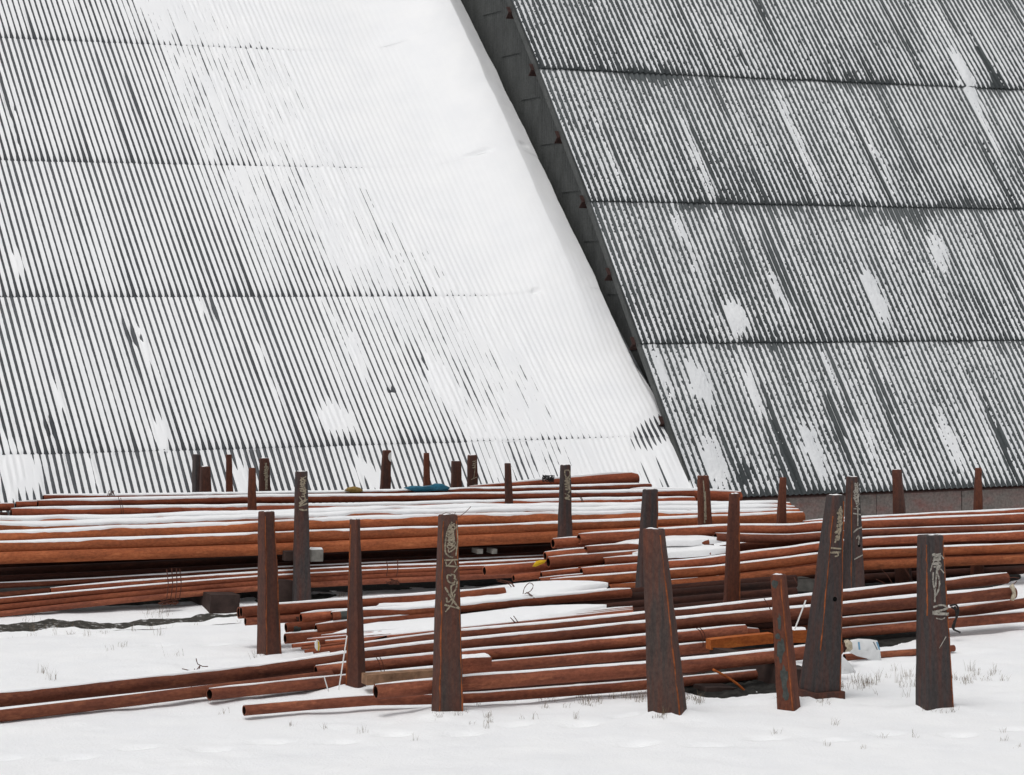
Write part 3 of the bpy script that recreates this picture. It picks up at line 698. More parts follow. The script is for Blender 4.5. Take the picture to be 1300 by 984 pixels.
# D: front rack
DR = [("rear brown pipe of the front rack, snow lined and ending at upper right", [(445, 826), (600, 806), (700, 797), (820, 784.5), (910, 775), (1066, 757), (1160, 747), (1278, 734)], 27.2, 15, 'brown', .55),
      ("longest brown pipe, from the lower left edge up to a torn pale end at right", [(-60, 896), (0, 888), (160, 871), (326, 853), (440, 836.5), (549, 823), (600, 818.5), (820, 797), (910, 787), (1030, 777), (1160, 764), (1287, 752.5)], [25.95, 26.0, 26.35, 26.75, 26.85] + [26.95] * 8, 18, 'brown', .5),
      ("brown pipe under the longest one at the left edge of the front rack", [(-60, 917), (0, 909), (160, 890), (240, 880), (330, 869), (420, 858)], [25.7, 25.77, 26.08, 26.15, 26.35, 26.6], 15, 'brown', 0),
      ("brown pipe with its open end left of the narrow rusty post", [(401, 852.5), (500, 841.5), (600, 831.5), (700, 823), (820, 812), (910, 803.5), (946, 800)], 26.68, 14.5, 'brown', .5),
      ("low brown pipe with its dark end at the bottom left of the front rack", [(266, 881.5), (400, 868), (440, 864), (500, 858), (625, 846.5), (820, 829.5), (905, 821)], [26.0, 26.42, 26.52, 26.5, 26.42, 26.36, 26.36], 14.5, 'brown', .5),
      ("thick front pipe with a wide black mouth beside the chalked post", [(477, 878.5), (600, 866.5), (700, 859), (820, 849.5), (900, 842), (980, 833.5), (1066, 823)], 24.5, 18.5, 'brown', .48),
      ("lowest shaded pipe running under the thick front pipe", [(310, 902), (390, 895), (475, 889), (600, 886), (820, 869.5), (1000, 853)], [24.9, 24.95, 24.95, 24.72, 24.72, 24.9], 13, 'brown', .35),
      ("upper of the two pipes passing behind the right posts to the frame edge", [(955, 803), (1066, 791), (1207, 778), (1340, 760)], 27.15, 13.5, 'brown', .2),
      ("lower of the two pipes passing behind the right posts to the frame edge", [(985, 812), (1066, 804.5), (1207, 791), (1340, 780)], 26.95, 13, 'brown', .2),
      ("slim pipe lying on the snow behind the large right post, round end showing", [(1072, 834.5), (1161, 828), (1211, 823)], 25.75, 8.5, 'brown', 0),
      ("slimmer pipe under the one lying on the snow at right", [(1080, 840), (1162, 834), (1195, 831.5)], 25.85, 6, 'dark', 0),
      ("stubby pipe end with a cream wrapped mouth beside the striped bag", [(1020, 827), (1072, 821.8)], 25.3, 13, 'dark', 0),
      ("shaded brown pipe deep in the front rack behind the row with the black wires", [(560, 838), (820, 818), (960, 806)], 26.95, 13, 'dark', 0)]
for lb, pts, Y0, d, m_, sn in DR: pipe(lb, pts, Y0, d, m_, sn * .85, GD, thick=.12)
for k, (pts, Y0) in enumerate((([(330, 862), (549, 832), (820, 805), (1066, 783)], 27.05), ([(470, 852), (600, 839), (820, 820), (930, 810)], 26.85), ([(480, 873), (600, 857), (820, 840), (1010, 826)], 26.6),
                               ([(430, 845), (600, 825), (820, 803), (1066, 778), (1200, 766)], 27.4), ([(500, 878), (700, 868), (880, 856), (1000, 846)], 25.6), ([(300, 884), (470, 874), (640, 860)], 26.6))):
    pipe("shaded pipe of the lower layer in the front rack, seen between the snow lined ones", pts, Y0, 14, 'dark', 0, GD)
pipe("short red pipe ends lying behind the flat rusty post", [(925, 801), (962, 803)], 26.9, 10, 'mid', .2, GD)

# ------------------------------------------------------------------ snow banks over pipes
def bank(label, front, back, thick, seed):
    fa = np.array(front, float); ba = np.array(back, float)
    n = max(24, int((fa[-1, 0] - fa[0, 0]) / 2.2)); m = 14; V = []; LX = (fa[-1, 0] - fa[0, 0]) / 26
    for i in range(n + 1):
        f = i / n
        xf = fa[0, 0] + (fa[-1, 0] - fa[0, 0]) * f; xb = ba[0, 0] + (ba[-1, 0] - ba[0, 0]) * f
        pf = at(xf, np.interp(xf, fa[:, 0], fa[:, 1]) + 2.2 * float(fbm(f * LX, 1.0, seed)), np.interp(xf, fa[:, 0], fa[:, 2]))
        pb = at(xb, np.interp(xb, ba[:, 0], ba[:, 1]) + 1.4 * float(fbm(f * LX * .8, 7.0, seed)), np.interp(xb, ba[:, 0], ba[:, 2]))
        e = min(1, min(f, 1 - f) * LX * 1.1) ** 0.6; pinch = min(1, min(f, 1 - f) * max(LX * 0.35, 3.2) + .02) ** 0.7; mid_ = pf.lerp(pb, 0.5); pf = mid_.lerp(pf, pinch); pb = mid_.lerp(pb, pinch)
        for j in range(m + 1):
            v = j / m; p = pf.lerp(pb, v)
            p.z += thick * e * (min(1, v * 7) ** 0.5) * (min(1, (1 - v) * 7) ** 0.5) * (0.8 + 0.5 * float(fbm(f * LX * .7, v * 2, seed + 2))) - (0.05 if j in (0, m) else 0)
            V.append(p)
    Fc = [(i * (m + 1) + j, (i + 1) * (m + 1) + j, (i + 1) * (m + 1) + j + 1, i * (m + 1) + j + 1) for i in range(n) for j in range(m)]
    tag(link("snow_bank", mesh_from("snow_bank", V, Fc, M['snow'])), label, kind='stuff')
bank("smooth snow lying over the thin rods of the middle heap", [(404, 813, 28.66), (465, 808, 28.62), (550, 799, 28.6), (600, 794, 28.6), (660, 787, 28.6), (770, 773, 28.6)], [(408, 807, 29.1), (450, 792.5, 29.25), (550, 783, 29.25), (600, 777, 29.25), (660, 771, 29.25), (770, 762, 29.2)], 0.012, 5)
bank("snow bank covering the rear pipe of the middle heap", [(462, 771, 29.45), (550, 767, 29.45), (620, 761, 29.45), (700, 752, 29.45), (772, 745, 29.45)], [(470, 763, 30.1), (550, 754, 30.2), (620, 744, 30.3), (690, 737, 30.3), (772, 735, 30.2)], 0.016, 8)
bank("snow patch among the pipe ends of the right rack", [(775, 694, 31.66), (850, 690, 31.6), (918, 687, 31.6)], [(775, 688, 31.85), (850, 681, 31.82), (918, 680, 31.8)], 0.03, 12)
bank("snow patch lower among the pipes of the right rack", [(800, 706, 31.5), (850, 704, 31.5), (932, 700, 31.5)], [(806, 699, 31.66), (850, 693, 31.68), (925, 691, 31.68)], 0.03, 14)
bank("snow over the orange pipes of the second rack", [(290, 664, 34.85), (326, 663, 34.83), (460, 659.5, 34.8), (630, 655.5, 34.8), (900, 651, 34.8), (1010, 649, 34.8)], [(290, 658, 35.2), (326, 655, 35.3), (460, 650, 35.3), (630, 644.5, 35.3), (900, 641, 35.3), (1000, 641, 35.3)], 0.02, 21)

# ------------------------------------------------------------------ posts
def post(label, xt, yt, wt, xb, yb, wb, Y0=None, D=None, mat='p_grey', yaw=25, f=0.22, chalk=None, holes=(), plate=False, weld=(1, 1), chalkmat='chalk', tagwhite=False, patch=False):
    """tapered steel stake; top centre/row/width and a lower centre/row/width as read from the photo"""
    if D is None: D = DY((xt + xb) / 2, Y0)
    yg = CY + H * F / D
    k = (yg - yt) / (yb - yt)
    xg = xt + (xb - xt) * k; wg = wt + (wb - wt) * k
    base = Vector(((xg - CX) / F * D, D, 0)); top = Vector(((xt - CX) / F * D, D, H - (yt - CY) / F * D))
    root = empty("rack_post", base, math.radians(yaw)); tag(root, label, "post", "steel stakes of the pipe racks")
    ya = math.radians(abs(yaw)); sg = 1 if yaw >= 0 else -1
    lean = Matrix.Rotation(-math.radians(yaw), 3, 'Z') @ (top - base)
    hgt = lean.z
    def dims(w): m_ = w * D / F; return (1 - f) * m_ / math.cos(ya) / 2, f * m_ / math.sin(ya) / 2      # half width, half depth
    W0, P0 = dims(wg); W1, P1 = dims(wt)
    def sect(v): return Vector((lean.x * v, lean.y * v, hgt * v)), W0 + (W1 - W0) * v, P0 + (P1 - P0) * v
    bm = bmesh.new(); rings = []
    for v in (-0.02, 0.1, 0.2, 0.3, 0.4, 0.5, 0.6, 0.7, 0.8, 0.9, 1.0):
        c, w, p = sect(v)
        jt = 0.004 if 0 < v < 1 else 0.002
        rings.append([bm.verts.new(c + Vector(o) + Vector((random.uniform(-jt, jt), random.uniform(-jt, jt), 0))) for o in ((-w, -p, 0), (w, -p, 0), (w, p, 0), (-w, p, 0))])
    for a, b in zip(rings, rings[1:]):
        for i in range(4): bm.faces.new((a[i], a[(i + 1) % 4], b[(i + 1) % 4], b[i]))
    bm.faces.new(rings[0][::-1]); bm.faces.new(rings[-1])
    bm.normal_update()
    ed = [e for e in bm.edges if len(e.link_faces) == 2 and e.calc_face_angle(0) > 0.6]
    bmesh.ops.bevel(bm, geom=ed, offset=min(0.018, W1 * 0.25), segments=3, affect='EDGES', profile=0.5)
    me = bm_mesh("stake", bm, M[mat], 0, True); me.set_sharp_from_angle(angle=math.radians(35))
    link("stake", me, root)
    if plate or wt > 13:
        c, w, p = sect(1.0); V = []; m_ = 8
        for i in range(m_ + 1):
            for j in range(m_ + 1):
                a, b = 2 * i / m_ - 1, 2 * j / m_ - 1
                e = max(0, 1 - max(abs(a), abs(b)) ** 4)
                V.append(c + Vector((a * w * .85, b * p * .85, -0.006 + e * (0.008 + 0.016 * float(vnoise(a * 2 + xt, b * 2, 5))))))
        Fc = [(i * (m_ + 1) + j, (i + 1) * (m_ + 1) + j, (i + 1) * (m_ + 1) + j + 1, i * (m_ + 1) + j + 1) for i in range(m_) for j in range(m_)]
        sc_ = link("snow_cap", mesh_from("snow_cap", V, Fc, M['snow']), root); sc_['kind'] = 'stuff'
    # weld beads along the visible corners
    for sx, on in ((-1, weld[0]), (1, weld[1])):
        if not on: continue
        V = []; Fc = []; nseg = 14; v0, v1 = (0.0, 0.97) if on == 1 else on
        for i in range(nseg + 1):
            v = v0 + (v1 - v0) * i / nseg; c, w, p = sect(v)
            hw = 0.005 + 0.006 * random.random()
            xx = sx * (w - 0.016) + 0.004 * random.uniform(-1, 1)
            for o in ((-hw, 0.004), (0, -0.006), (hw, 0.004)): V.append(c + Vector((xx + o[0], -p + o[1], 0)))
        for i in range(nseg):
            for j in range(2): Fc.append((i * 3 + j, i * 3 + j + 1, i * 3 + j + 4, i * 3 + j + 3))
        link("weld_bead", mesh_from("weld_bead", V, Fc, M['weld']), root)
    if plate:
        bm = bmesh.new(); box_bm(bm, -W0 * 1.12, W0 * 1.12, -P0 * 1.25, P0 * 1.25, -0.01, 0.10)
        link("base_plate", bm_mesh("base_plate", bm, M['p_brown'], 0.008), root)
    if chalk:                                # ribbons of chalk standing a hair proud of the front face
        nst = 0
        for stroke in chalk:
            V, Fc = [], []; nst += 1
            wdt = 0.55; 
            if isinstance(stroke[0], (int, float)): wdt = stroke[0]; stroke = stroke[1]
            pts = []
            for (u_, vpx) in stroke:
                v = 1 - (vpx / (yg - yt)); c, w, p = sect(v)
                pts.append(c + Vector((u_ * w, -p - 0.003 - 0.0006 * nst, 0)))
            pts = smooth_path(pts, 0.012) if len(pts) > 2 else smooth_path(pts, 0.05)
            b0 = len(V); hw = 1.0 * wdt * D / F
            for i, p_ in enumerate(pts):
                t = (pts[min(i + 1, len(pts) - 1)] - pts[max(i - 1, 0)]).normalized(); nrm = Vector((-t.z, 0, t.x))
                if nrm.length < 1e-6: nrm = Vector((1, 0, 0))
                h_ = hw * (0.75 + 0.5 * random.random()); V += [p_ + nrm * h_, p_ - nrm * h_]
            for i in range(len(pts) - 1): Fc.append((b0 + 2 * i, b0 + 2 * i + 1, b0 + 2 * i + 3, b0 + 2 * i + 2))
            link("chalk_mark", mesh_from("chalk_mark", V, Fc, M[chalkmat], False), root)
    for (u_, vpx, rpx) in holes:
        v = 1 - vpx / (yg - yt); c, w, p = sect(v); c = c + Vector((u_ * w, -p - 0.003, 0)); rr = rpx * D / F
        V = [c + Vector((math.cos(a) * rr, 0.0, math.sin(a) * rr)) for a in [2 * math.pi * i / 16 for i in range(16)]] 
        V += [p_ + Vector((0, 0.02, 0)) for p_ in V[:16]]
        Fc = [(i, (i + 1) % 16, (i + 1) % 16 + 16, i + 16) for i in range(16)] + [tuple(range(16))]
        link("bolt_hole", mesh_from("bolt_hole", V, Fc, M['hole'], False), root)
    if tagwhite:
        c, w, p = sect(0.94); V = []
        for i in range(13):
            a = math.pi / 2 + math.pi * i / 12; V.append(c + Vector((w * 0.95 + math.cos(a) * 0.055, -p - 0.004, math.sin(a) * 0.075)))
        V += [p_ + Vector((0, 0.003, 0)) for p_ in V]
        Fc = [tuple(range(13)), tuple(range(25, 12, -1))] + [(i, i + 13, (i + 1) % 13 + 13, (i + 1) % 13) for i in range(13)]
        link("reflector", mesh_from("reflector", V, Fc, M['plastic'], False), root)
    if patch:                                # flaked paint left on a face
        for (u_, vpx, rx, ry) in patch:
            V, Fc = [], []
            v = 1 - vpx / (yg - yt); c, w, p = sect(v); b0 = len(V)
            for i in range(14):
                a = 2 * math.pi * i / 14; rr = 0.7 + 0.6 * random.random()
                V.append(c + Vector((u_ * w + math.cos(a) * rx * rr * D / F, -p - 0.0035, math.sin(a) * ry * rr * D / F)))
            Fc.append(tuple(range(b0, b0 + 14)))
            link("paint_flake", mesh_from("paint_flake", V, Fc, M['band'], False), root)
    return root

def scribble(x0, x1, y0, y1, n, seed):
    rnd = random.Random(seed); pts = []
    for i in range(n):
        a = i * 2.2 + rnd.uniform(-.5, .5); f = i / (n - 1)
        pts.append(((x0 + x1) / 2 + (x1 - x0) / 2 * math.cos(a) * rnd.uniform(.55, 1), y0 + (y1 - y0) * (f * .8 + .1) + (y1 - y0) * .1 * math.sin(a)))
    return pts
ch567 = [(0.9, scribble(-.5, .65, 8, 50, 20, 3)), (0.9, scribble(-.45, .55, 10, 40, 14, 4)), (1.0, [(.2, 9), (-.45, 24), (-.6, 45), (-.2, 52), (.3, 54)]), (0.8, [(.75, 12), (.85, 30), (.6, 52)]),
         (1.1, [(-.7, 57), (.85, 57)]), (0.7, [(-.6, 57), (-.35, 64), (.3, 57), (.6, 64)]), (0.9, [(-.55, 64), (.8, 66)]), (0.8, [(.8, 66), (.35, 73)]),
         (1.0, [(.1, 77), (-.35, 76), (-.25, 84), (.35, 86), (.4, 77), (0, 75)]), (1.1, [(.3, 80), (.65, 84), (.5, 94), (.1, 99), (.05, 90), (.45, 88)]),
         (1.1, [(-.6, 91), (.1, 106), (.8, 119)]), (1.0, [(-.45, 104), (-.35, 110), (.1, 106), (.1, 100), (-.3, 101)]), (1.2, [(-.65, 113), (.85, 119)]), (0.9, [(.4, 100), (.1, 112), (-.55, 122)])]
ch383 = [(0.6, scribble(-.6, .7, 6, 18, 12, 8)), (0.7, scribble(-.5, .7, 9, 30, 16, 9)), (0.6, scribble(-.3, .8, 22, 36, 10, 10)), (0.8, [(-.5, 32), (.1, 40), (-.5, 40), (.7, 36), (-.5, 44), (.8, 41)]), (1.0, [(-.5, 48), (.2, 49.5), (.7, 49)])]
ch717 = [(0.9, [(-.4, 7), (.5, 7), (.7, 12), (.2, 17), (-.3, 13), (-.4, 7)]), (0.9, scribble(-.5, .75, 12, 36, 16, 12)), (0.8, scribble(-.4, .6, 18, 34, 12, 13)), (0.9, [(-.35, 36), (.5, 40), (-.3, 42), (.6, 44)])]
ch1047 = [(1.1, scribble(-.2, .7, 14, 40, 16, 15)), (1.1, scribble(-.35, .45, 34, 58, 14, 16)), (1.2, [(.3, 14), (.1, 30), (.4, 44), (-.3, 60)]), (1.3, [(-.75, 66), (.6, 68)]), (1.3, [(-.8, 72), (.5, 72)]), (0.8, [(.1, 72), (.25, 76), (-.2, 77)])]
ch1083 = [(0.8, scribble(-.5, .7, 8, 38, 22, 18)), (0.8, scribble(-.4, .6, 4, 34, 14, 19)), (0.8, [(-.5, 40), (.7, 41)]), (0.8, [(-.6, 46), (.8, 48)]), (0.9, [(.3, 38), (.2, 62)]), (0.9, [(-.6, 70), (.1, 66), (.9, 64)]), (0.8, [(-.1, 78), (.2, 74), (.35, 77), (.2, 86)]), (0.8, [(-.5, 104), (.8, 99)])]
ch1187 = [(1.0, scribble(-.45, .65, 20, 44, 16, 20)), (1.4, [(.35, 25), (.1, 42), (-.1, 60), (-.25, 84)]), (1.2, [(.05, 44), (.25, 56), (.2, 66), (-.1, 76)]), (1.1, [(-.3, 46), (-.35, 58), (-.2, 72)]), (0.9, [(-.6, 45), (-.2, 32), (.5, 26), (.8, 30)]), (0.9, [(.4, 42), (.75, 48)]),
          (1.1, [(-.4, 90), (.3, 88), (.8, 90)]), (1.4, [(-.5, 96), (.2, 95), (.95, 92)]), (1.6, [(-.5, 98), (.95, 100)]), (0.7, [(-.2, 104), (.3, 106), (.6, 104)]), (0.7, [(.0, 142), (.6, 128)])]
ch893 = [(0.9, [(-.35, 6), (-.25, 30), (-.4, 60)]), (0.8, [(-.05, 20), (-.15, 56)])]
ch335 = [(0.6, scribble(-.5, .7, 8, 26, 16, 23)), (1.6, [(.1, 6), (.2, 22), (.1, 40)]), (0.8, [(.6, 12), (-.2, 28)])]
ch599 = [(0.5, scribble(-.5, .6, 6, 18, 12, 25)), (0.5, [(.4, 14), (.1, 26), (-.1, 30)]), (0.6, [(-.6, 31), (.7, 28)]), (0.6, scribble(-.2, .5, 36, 43, 9, 26))]

# front rack
post("broad steel post with two tall chalk scribbles, standing before the black pipe mouth", 568.5, 653, 26, 568, 893, 42, Y0=24.3, mat='p_grey', f=.24, chalk=ch567)
post("large rust edged post leaning slightly at the centre of the front row, no chalk", 829.5, 671, 30, 846.5, 893, 51, Y0=23.1, mat='p_grey', yaw=-22, f=.2, weld=(0, 1))
post("large dark post with chalk marks at the right of the front row", 1181, 679, 34, 1186.5, 893, 49, Y0=22.2, mat='p_dark', f=.24, chalk=ch1187, weld=((.55, .95), 1), chalkmat='chalkw')
post("leaning dark post with a bolt hole and thick chalk scrawl", 1060.5, 628, 23.5, 1040, 887, 54, Y0=23.35, mat='p_dark', f=.33, chalk=ch1047, holes=((.12, 131, 3.0),), plate=True, weld=((.25, .9), 1))
post("crooked reddish post with flaked blue grey paint, shortest of the front row", 988, 729, 22, 1001, 893, 32, Y0=23.0, mat='p_red', yaw=-30, f=.36, weld=(0, 1), patch=[(-.2, 12, 4, 6), (.1, 60, 3, 10), (.0, 95, 5, 14), (.15, 130, 5, 16), (-.3, 78, 3, 4), (.2, 150, 4, 8)])
post("narrow rusty post between the chalked post and the wide left post", 450.5, 659, 14, 451.5, 874, 27, Y0=26.35, mat='p_brown', yaw=-30, f=.34, weld=(1, 0))
post("wide dark sided post with a rusty corner, left of the narrow rusty post", 338.3, 649, 22.5, 342, 836, 34, Y0=29.0, mat='p_brown', yaw=38, f=.42)
post("flat reddish post standing behind the long pipes right of centre", 932.5, 626, 15, 928, 810, 26.5, Y0=28.15, mat='p_red', f=.15, weld=(0, 1))
# right rack
post("plain blue grey post half hidden by the large centre post", 825.5, 621, 20.5, 820, 778, 33, Y0=30.7, mat='p_dark', f=.2, weld=(0, 1))
post("dark chalked post with a small bolt hole just behind the leaning post", 1082.5, 605, 17, 1083.5, 746, 29, Y0=32.9 / 1.0707, mat='p_dark', f=.3, chalk=ch1083, holes=((.35, 87, 2.0),), chalkmat='chalkw', weld=(1, 0))
post("short rusty post with pale scratches behind the top right pipes", 892.5, 603.5, 16, 895, 667, 20, Y0=32.35, mat='p_red', chalk=ch893, weld=(0, 0))
post("slim rusty post left of the leaning pair, against the striped roof", 994, 606, 9.5, 992, 659, 13.5, Y0=32.35, mat='p_red', weld=(0, 0))
post("stout dark post before the stained base wall", 1138.5, 596, 14, 1142, 651, 18, Y0=32.35, mat='p_brown', yaw=-25, f=.3, weld=(0, 0))
post("slim rusty post farthest right before the base wall", 1242, 594, 9.5, 1241.5, 646, 13, Y0=32.35, mat='p_red', weld=(0, 0))
# second rack
post("grey post with a chalk scribble standing before the orange pipes", 382.5, 598, 17, 383, 762, 25, Y0=34.1, mat='p_dark', f=.16, chalk=ch383, weld=(0, 0))
post("post with a pale chalk face near the tapered tube", 717.7, 590, 14.5, 717.2, 680, 20, Y0=34.1, mat='p_dark', f=.2, chalk=ch717, weld=(0, 0))
post("slim rust red post right beside the chalk faced grey post at left", 320, 594, 9.8, 320, 653, 12.5, Y0=36.0, mat='p_red', weld=(0, 0))
post("slim brown post just left of the tangled wire", 644.5, 588, 8.8, 646.5, 646, 12, Y0=36.0, mat='p_brown', weld=(0, 0))
# farthest row
FR = [("two toned grey and rust post, leftmost of the far row", 249.3, 577, 12.5, 249.3, 625, 13.5, 38.6, 'p_dark', None, {'f': .5}),
      ("short brown post overlapping the two toned post at far left", 260.5, 592, 13.5, 261, 630, 17.5, 38.0, 'p_brown', None, {}),
      ("slim rusty post standing alone between the far left pair and the scrawled one", 290.3, 577, 8, 291.3, 624, 10, 38.6, 'p_red', None, {}),
      ("far post with a greyish scrawl over its whole face", 335.5, 581.5, 13.5, 336, 628, 16.5, 38.5, 'p_brown', ch335, {}),
      ("dark far post with a white half round reflector", 491.3, 571.5, 12, 489, 621, 15, 38.5, 'p_brown', None, {'tagwhite': True}),
      ("slim rusty far post rising above the blue tarpaulin", 541.3, 575, 8, 542, 617, 10, 38.5, 'p_red', None, {}),
      ("shortest far post, left of the faintly scrawled one", 579, 585, 13.5, 579.5, 621, 16, 38.5, 'p_brown', None, {}),
      ("dark far post with faint scrawl right of the shortest one", 599.5, 577.5, 13.3, 600, 622, 15.5, 38.5, 'p_brown', ch599, {})]
for lb, xt, yt, wt, xb, yb, wb, Y0, m_, ch, kw in FR: post(lb, xt, yt, wt, xb, yb, wb, Y0=Y0, mat=m_, chalk=ch, weld=(0, 0), **kw)

# ------------------------------------------------------------------ beams, blocks, planks
def block(name, label, cat, x0, y0, x1, y1, Y0, depth, mat, yaw=25, bevel=0.01, group=None, tilt=0.0, snow=False):
    """a box whose front face spans the photo rectangle on plane Y0"""
    a = at(x0, y1, Y0); b = at(x1, y1, Y0); t = at(x0, y0, Y0)
    L = (b - a).length; h = t.z - a.z
    o_root = bpy.data.objects.new(name, None)
    bm = bmesh.new(); box_bm(bm, 0, L, 0, depth, 0, h)
    if bevel: bmesh.ops.subdivide_edges(bm, edges=bm.edges[:], cuts=2)
    for v in bm.verts:
        v.co.z += 0.006 * float(vnoise(v.co.x * 9, v.co.y * 9, 3)); v.co.y += 0.006 * float(vnoise(v.co.x * 9, v.co.z * 9, 4))
    me = bm_mesh(name, bm, M[mat], 0, False)
    bpy.data.objects.remove(o_root)
    ang = math.atan2(b.y - a.y, b.x - a.x)
    mw = Matrix.Translation(a) @ Matrix.Rotation(ang, 4, 'Z') @ Matrix.Rotation(math.atan2(-(b.z - a.z) , L) + tilt, 4, 'Y')
    o = link(name, me, None, mw); tag(o, label, cat, group)
    if snow:
        n, m = 24, 5; V = []
        for i in range(n + 1):
            for j in range(m + 1):
                x = L * i / n; y = depth * j / m
                e = min(1, min(i, n - i) / 2) * min(1, min(j, m - j) / 1)
                V.append((x, y, h + (0.02 + 0.02 * float(fbm(x * 6, y * 6, 2))) * e - (0.004 if e == 0 else 0)))
        Fc = [(i * (m + 1) + j, (i + 1) * (m + 1) + j, (i + 1) * (m + 1) + j + 1, i * (m + 1) + j + 1) for i in range(n) for j in range(m)]
        c = link("snow_cap", mesh_from("snow_cap", V, Fc, M['snow']), o); c['kind'] = 'stuff'
    return o
block("support_beam", "dark steel sleeper under the tied slim pipes at left, open snow beside it", "beam", 266, 755, 303, 789, 33.95, 2.6, 'beam')
block("support_beam", "dark brown foot beam joined to the grey chalked post", "beam", 340, 737, 371, 764, 34.2, 2.2, 'beam')
block("support_beam", "brown foot beam below the thick front pipe", "beam", 895, 873, 934, 904, 24.4, 1.6, 'beam')
block("support_beam", "narrow dark leg showing below the thick front pipe", "beam", 868, 868, 880, 896, 25.2, 0.8, 'beam')
block("support_beam", "dark foot beam between the crooked post and the leaning post", "beam", 1005, 850, 1026, 893, 24.0, 1.8, 'beam')
block("spacer_block", "grey concrete spacer block with a snow cap beside the grey chalked post", "block", 395, 698, 410, 713, 34.2, 0.12, 'concrete', snow=True)
block("spacer_block", "dark spacer block left of the grey chalked post in the gap", "block", 362, 700, 376, 712, 34.3, 0.12, 'beam')
block("spacer_block", "left one of two pale spacer blocks deep in the shaded gap", "block", 606, 697, 613, 703, 34.5, 0.2, 'concrete')
block("spacer_block", "right one of two pale spacer blocks deep in the shaded gap", "block", 625, 697, 631, 703, 34.5, 0.2, 'concrete')
block("spacer_block", "dark mossy block under the right rack behind the leaning post", "block", 1002, 735, 1034, 751, 31.4, 0.5, 'concrete')
block("timber_plank", "weathered timber plank lying between narrow post and chalked post", "plank", 466, 857, 560, 870, 25.9, 0.16, 'timber', tilt=-0.065)
block("steel_offcut", "square rusty steel offcut right of the chalked post", "offcut", 586, 836, 624, 853, 25.85, 0.14, 'brown', tilt=-0.05, snow=True)
block("angle_iron", "bright orange angle iron before the flat reddish post", "angle iron", 903, 812, 982, 825, 25.9, 0.12, 'vivid', tilt=-0.09)
block("steel_offcut", "small orange steel box right of the crooked post", "offcut", 1007, 800, 1024, 816, 25.8, 0.12, 'vivid', snow=True)

# ------------------------------------------------------------------ wires, sticks, scraps
def wire(label, strokes, Y0, r=0.0065, mat='wire', group="wire ties round the pipes", name="wire_tie", cat="wire"):
    V, Fc = [], []
    for st in strokes:
        path = smooth_path([at(p[0], p[1], Y0 - (p[2] if len(p) > 2 else 0)) for p in st], 0.03)
        v, f = tube_geo(path, r, 6); b = len(V); V += v; Fc += [tuple(i + b for i in q_) for q_ in f]
    c = sum(V, Vector()) / len(V)
    o = link(name, mesh_from(name, [v - c for v in V], Fc, M[mat]), None, Matrix.Translation(c)); tag(o, label, cat, group); return o
def loops(x, y0, y1, n, dx, bow=3):
    return [[(x + k * dx + random.uniform(-1, 1), y0 + random.uniform(-2, 2)), (x + k * dx + bow * .5, (y0 + y1) / 2), (x + k * dx - bow * .3, y1 + random.uniform(-2, 3))] for k in range(n)]
def tangle(x, y, rx, ry, n, seed, sp=0.05):
    rnd = random.Random(seed); return [[(x + rx * rnd.uniform(-1, 1), y + ry * rnd.uniform(-1, 1), rnd.uniform(-sp, sp)) for _ in range(7)] for _ in range(n)]
wire("rust wire loops round the tied slim pipes at left, dark tangle hanging below", loops(212, 723, 762, 4, 5.5) + tangle(216, 764, 16, 4, 4, 1), 34.2)
wire("rust wire tie round the slim pipes between the narrow and chalked posts", loops(491, 711, 733, 2, 13, 2) + tangle(498, 738, 9, 4, 4, 2), 34.2)
wire("small wire curl on the snowy back pipe at far left", tangle(141, 626, 5, 4, 3, 3) + [[(150, 630), (153, 642), (155, 656)], [(153, 632), (156, 644), (157, 656)]], 36.2, .004)
wire("bent wire tie on the longest brown pipe near the lower left corner", [[(247, 849), (246, 862), (240, 880), (232, 893)], [(231, 849), (245, 852), (250, 850), (254, 845)], [(249, 836), (251, 843), (257, 846), (264, 846)], [(254, 846), (251, 853), (247, 857)]], 26.7, .005)
wire("arched wire loop standing on the snow bank of the middle heap", [[(664, 754), (666, 746), (672, 740), (677, 743), (674, 750), (666, 754)], [(668, 752), (676, 758), (683, 764), (685, 772)], [(670, 752), (679, 760), (681, 772)]], 29.35, .005)
wire("cluster of wire ends at the top of the middle snow bank", [[(630, 736), (642, 738), (650, 742), (655, 750)], [(632, 738), (645, 741), (651, 748)], [(635, 736), (648, 739), (653, 745), (654, 753)]], 30.0, .005)
wire("dark wires binding the snowy thin rods", [[(648, 784), (653, 790), (655, 797)], [(652, 782), (657, 789), (661, 796)], [(650, 786), (658, 794), (661, 792)]], 28.45, .005)
wire("double wire tie round the brown pipes under the flat reddish post", [[(883, 797), (888, 800), (892, 810), (893, 826)], [(887, 796), (893, 802), (896, 812), (897, 826)]], 26.3, .005)
wire("thin wire tie round the brown pipes right of the narrow rusty post", [[(477, 834), (481, 840), (484, 853)], [(482, 834), (486, 842), (488, 852)]], 26.4, .0045)
wire("dark tangle of wire on the tapered tube", tangle(697, 608, 9, 5, 7, 7, .1), 37.05, .006, 'bwire')
wire("dark hook of wire on the far pipes right of the chalk faced post", [[(733, 628), (738, 634), (739, 641)], [(730, 626), (737, 630), (741, 638)]], 36.15, .006)
wire("thick black wire hook behind the large right post", [[(1206, 769), (1214, 768), (1217, 776), (1213, 788), (1211, 798)], [(1208, 771), (1213, 774), (1214, 784), (1209, 797), (1219, 803)], [(1212, 770), (1216, 780), (1211, 790)]], 26.55, .012, 'bwire')
wire("bent rusty rod slanting down under the thick front pipe", [[(905, 850), (922, 859), (940, 872), (957, 891)]], 24.35, .014, 'vivid', None, "bent_rod", "rod")
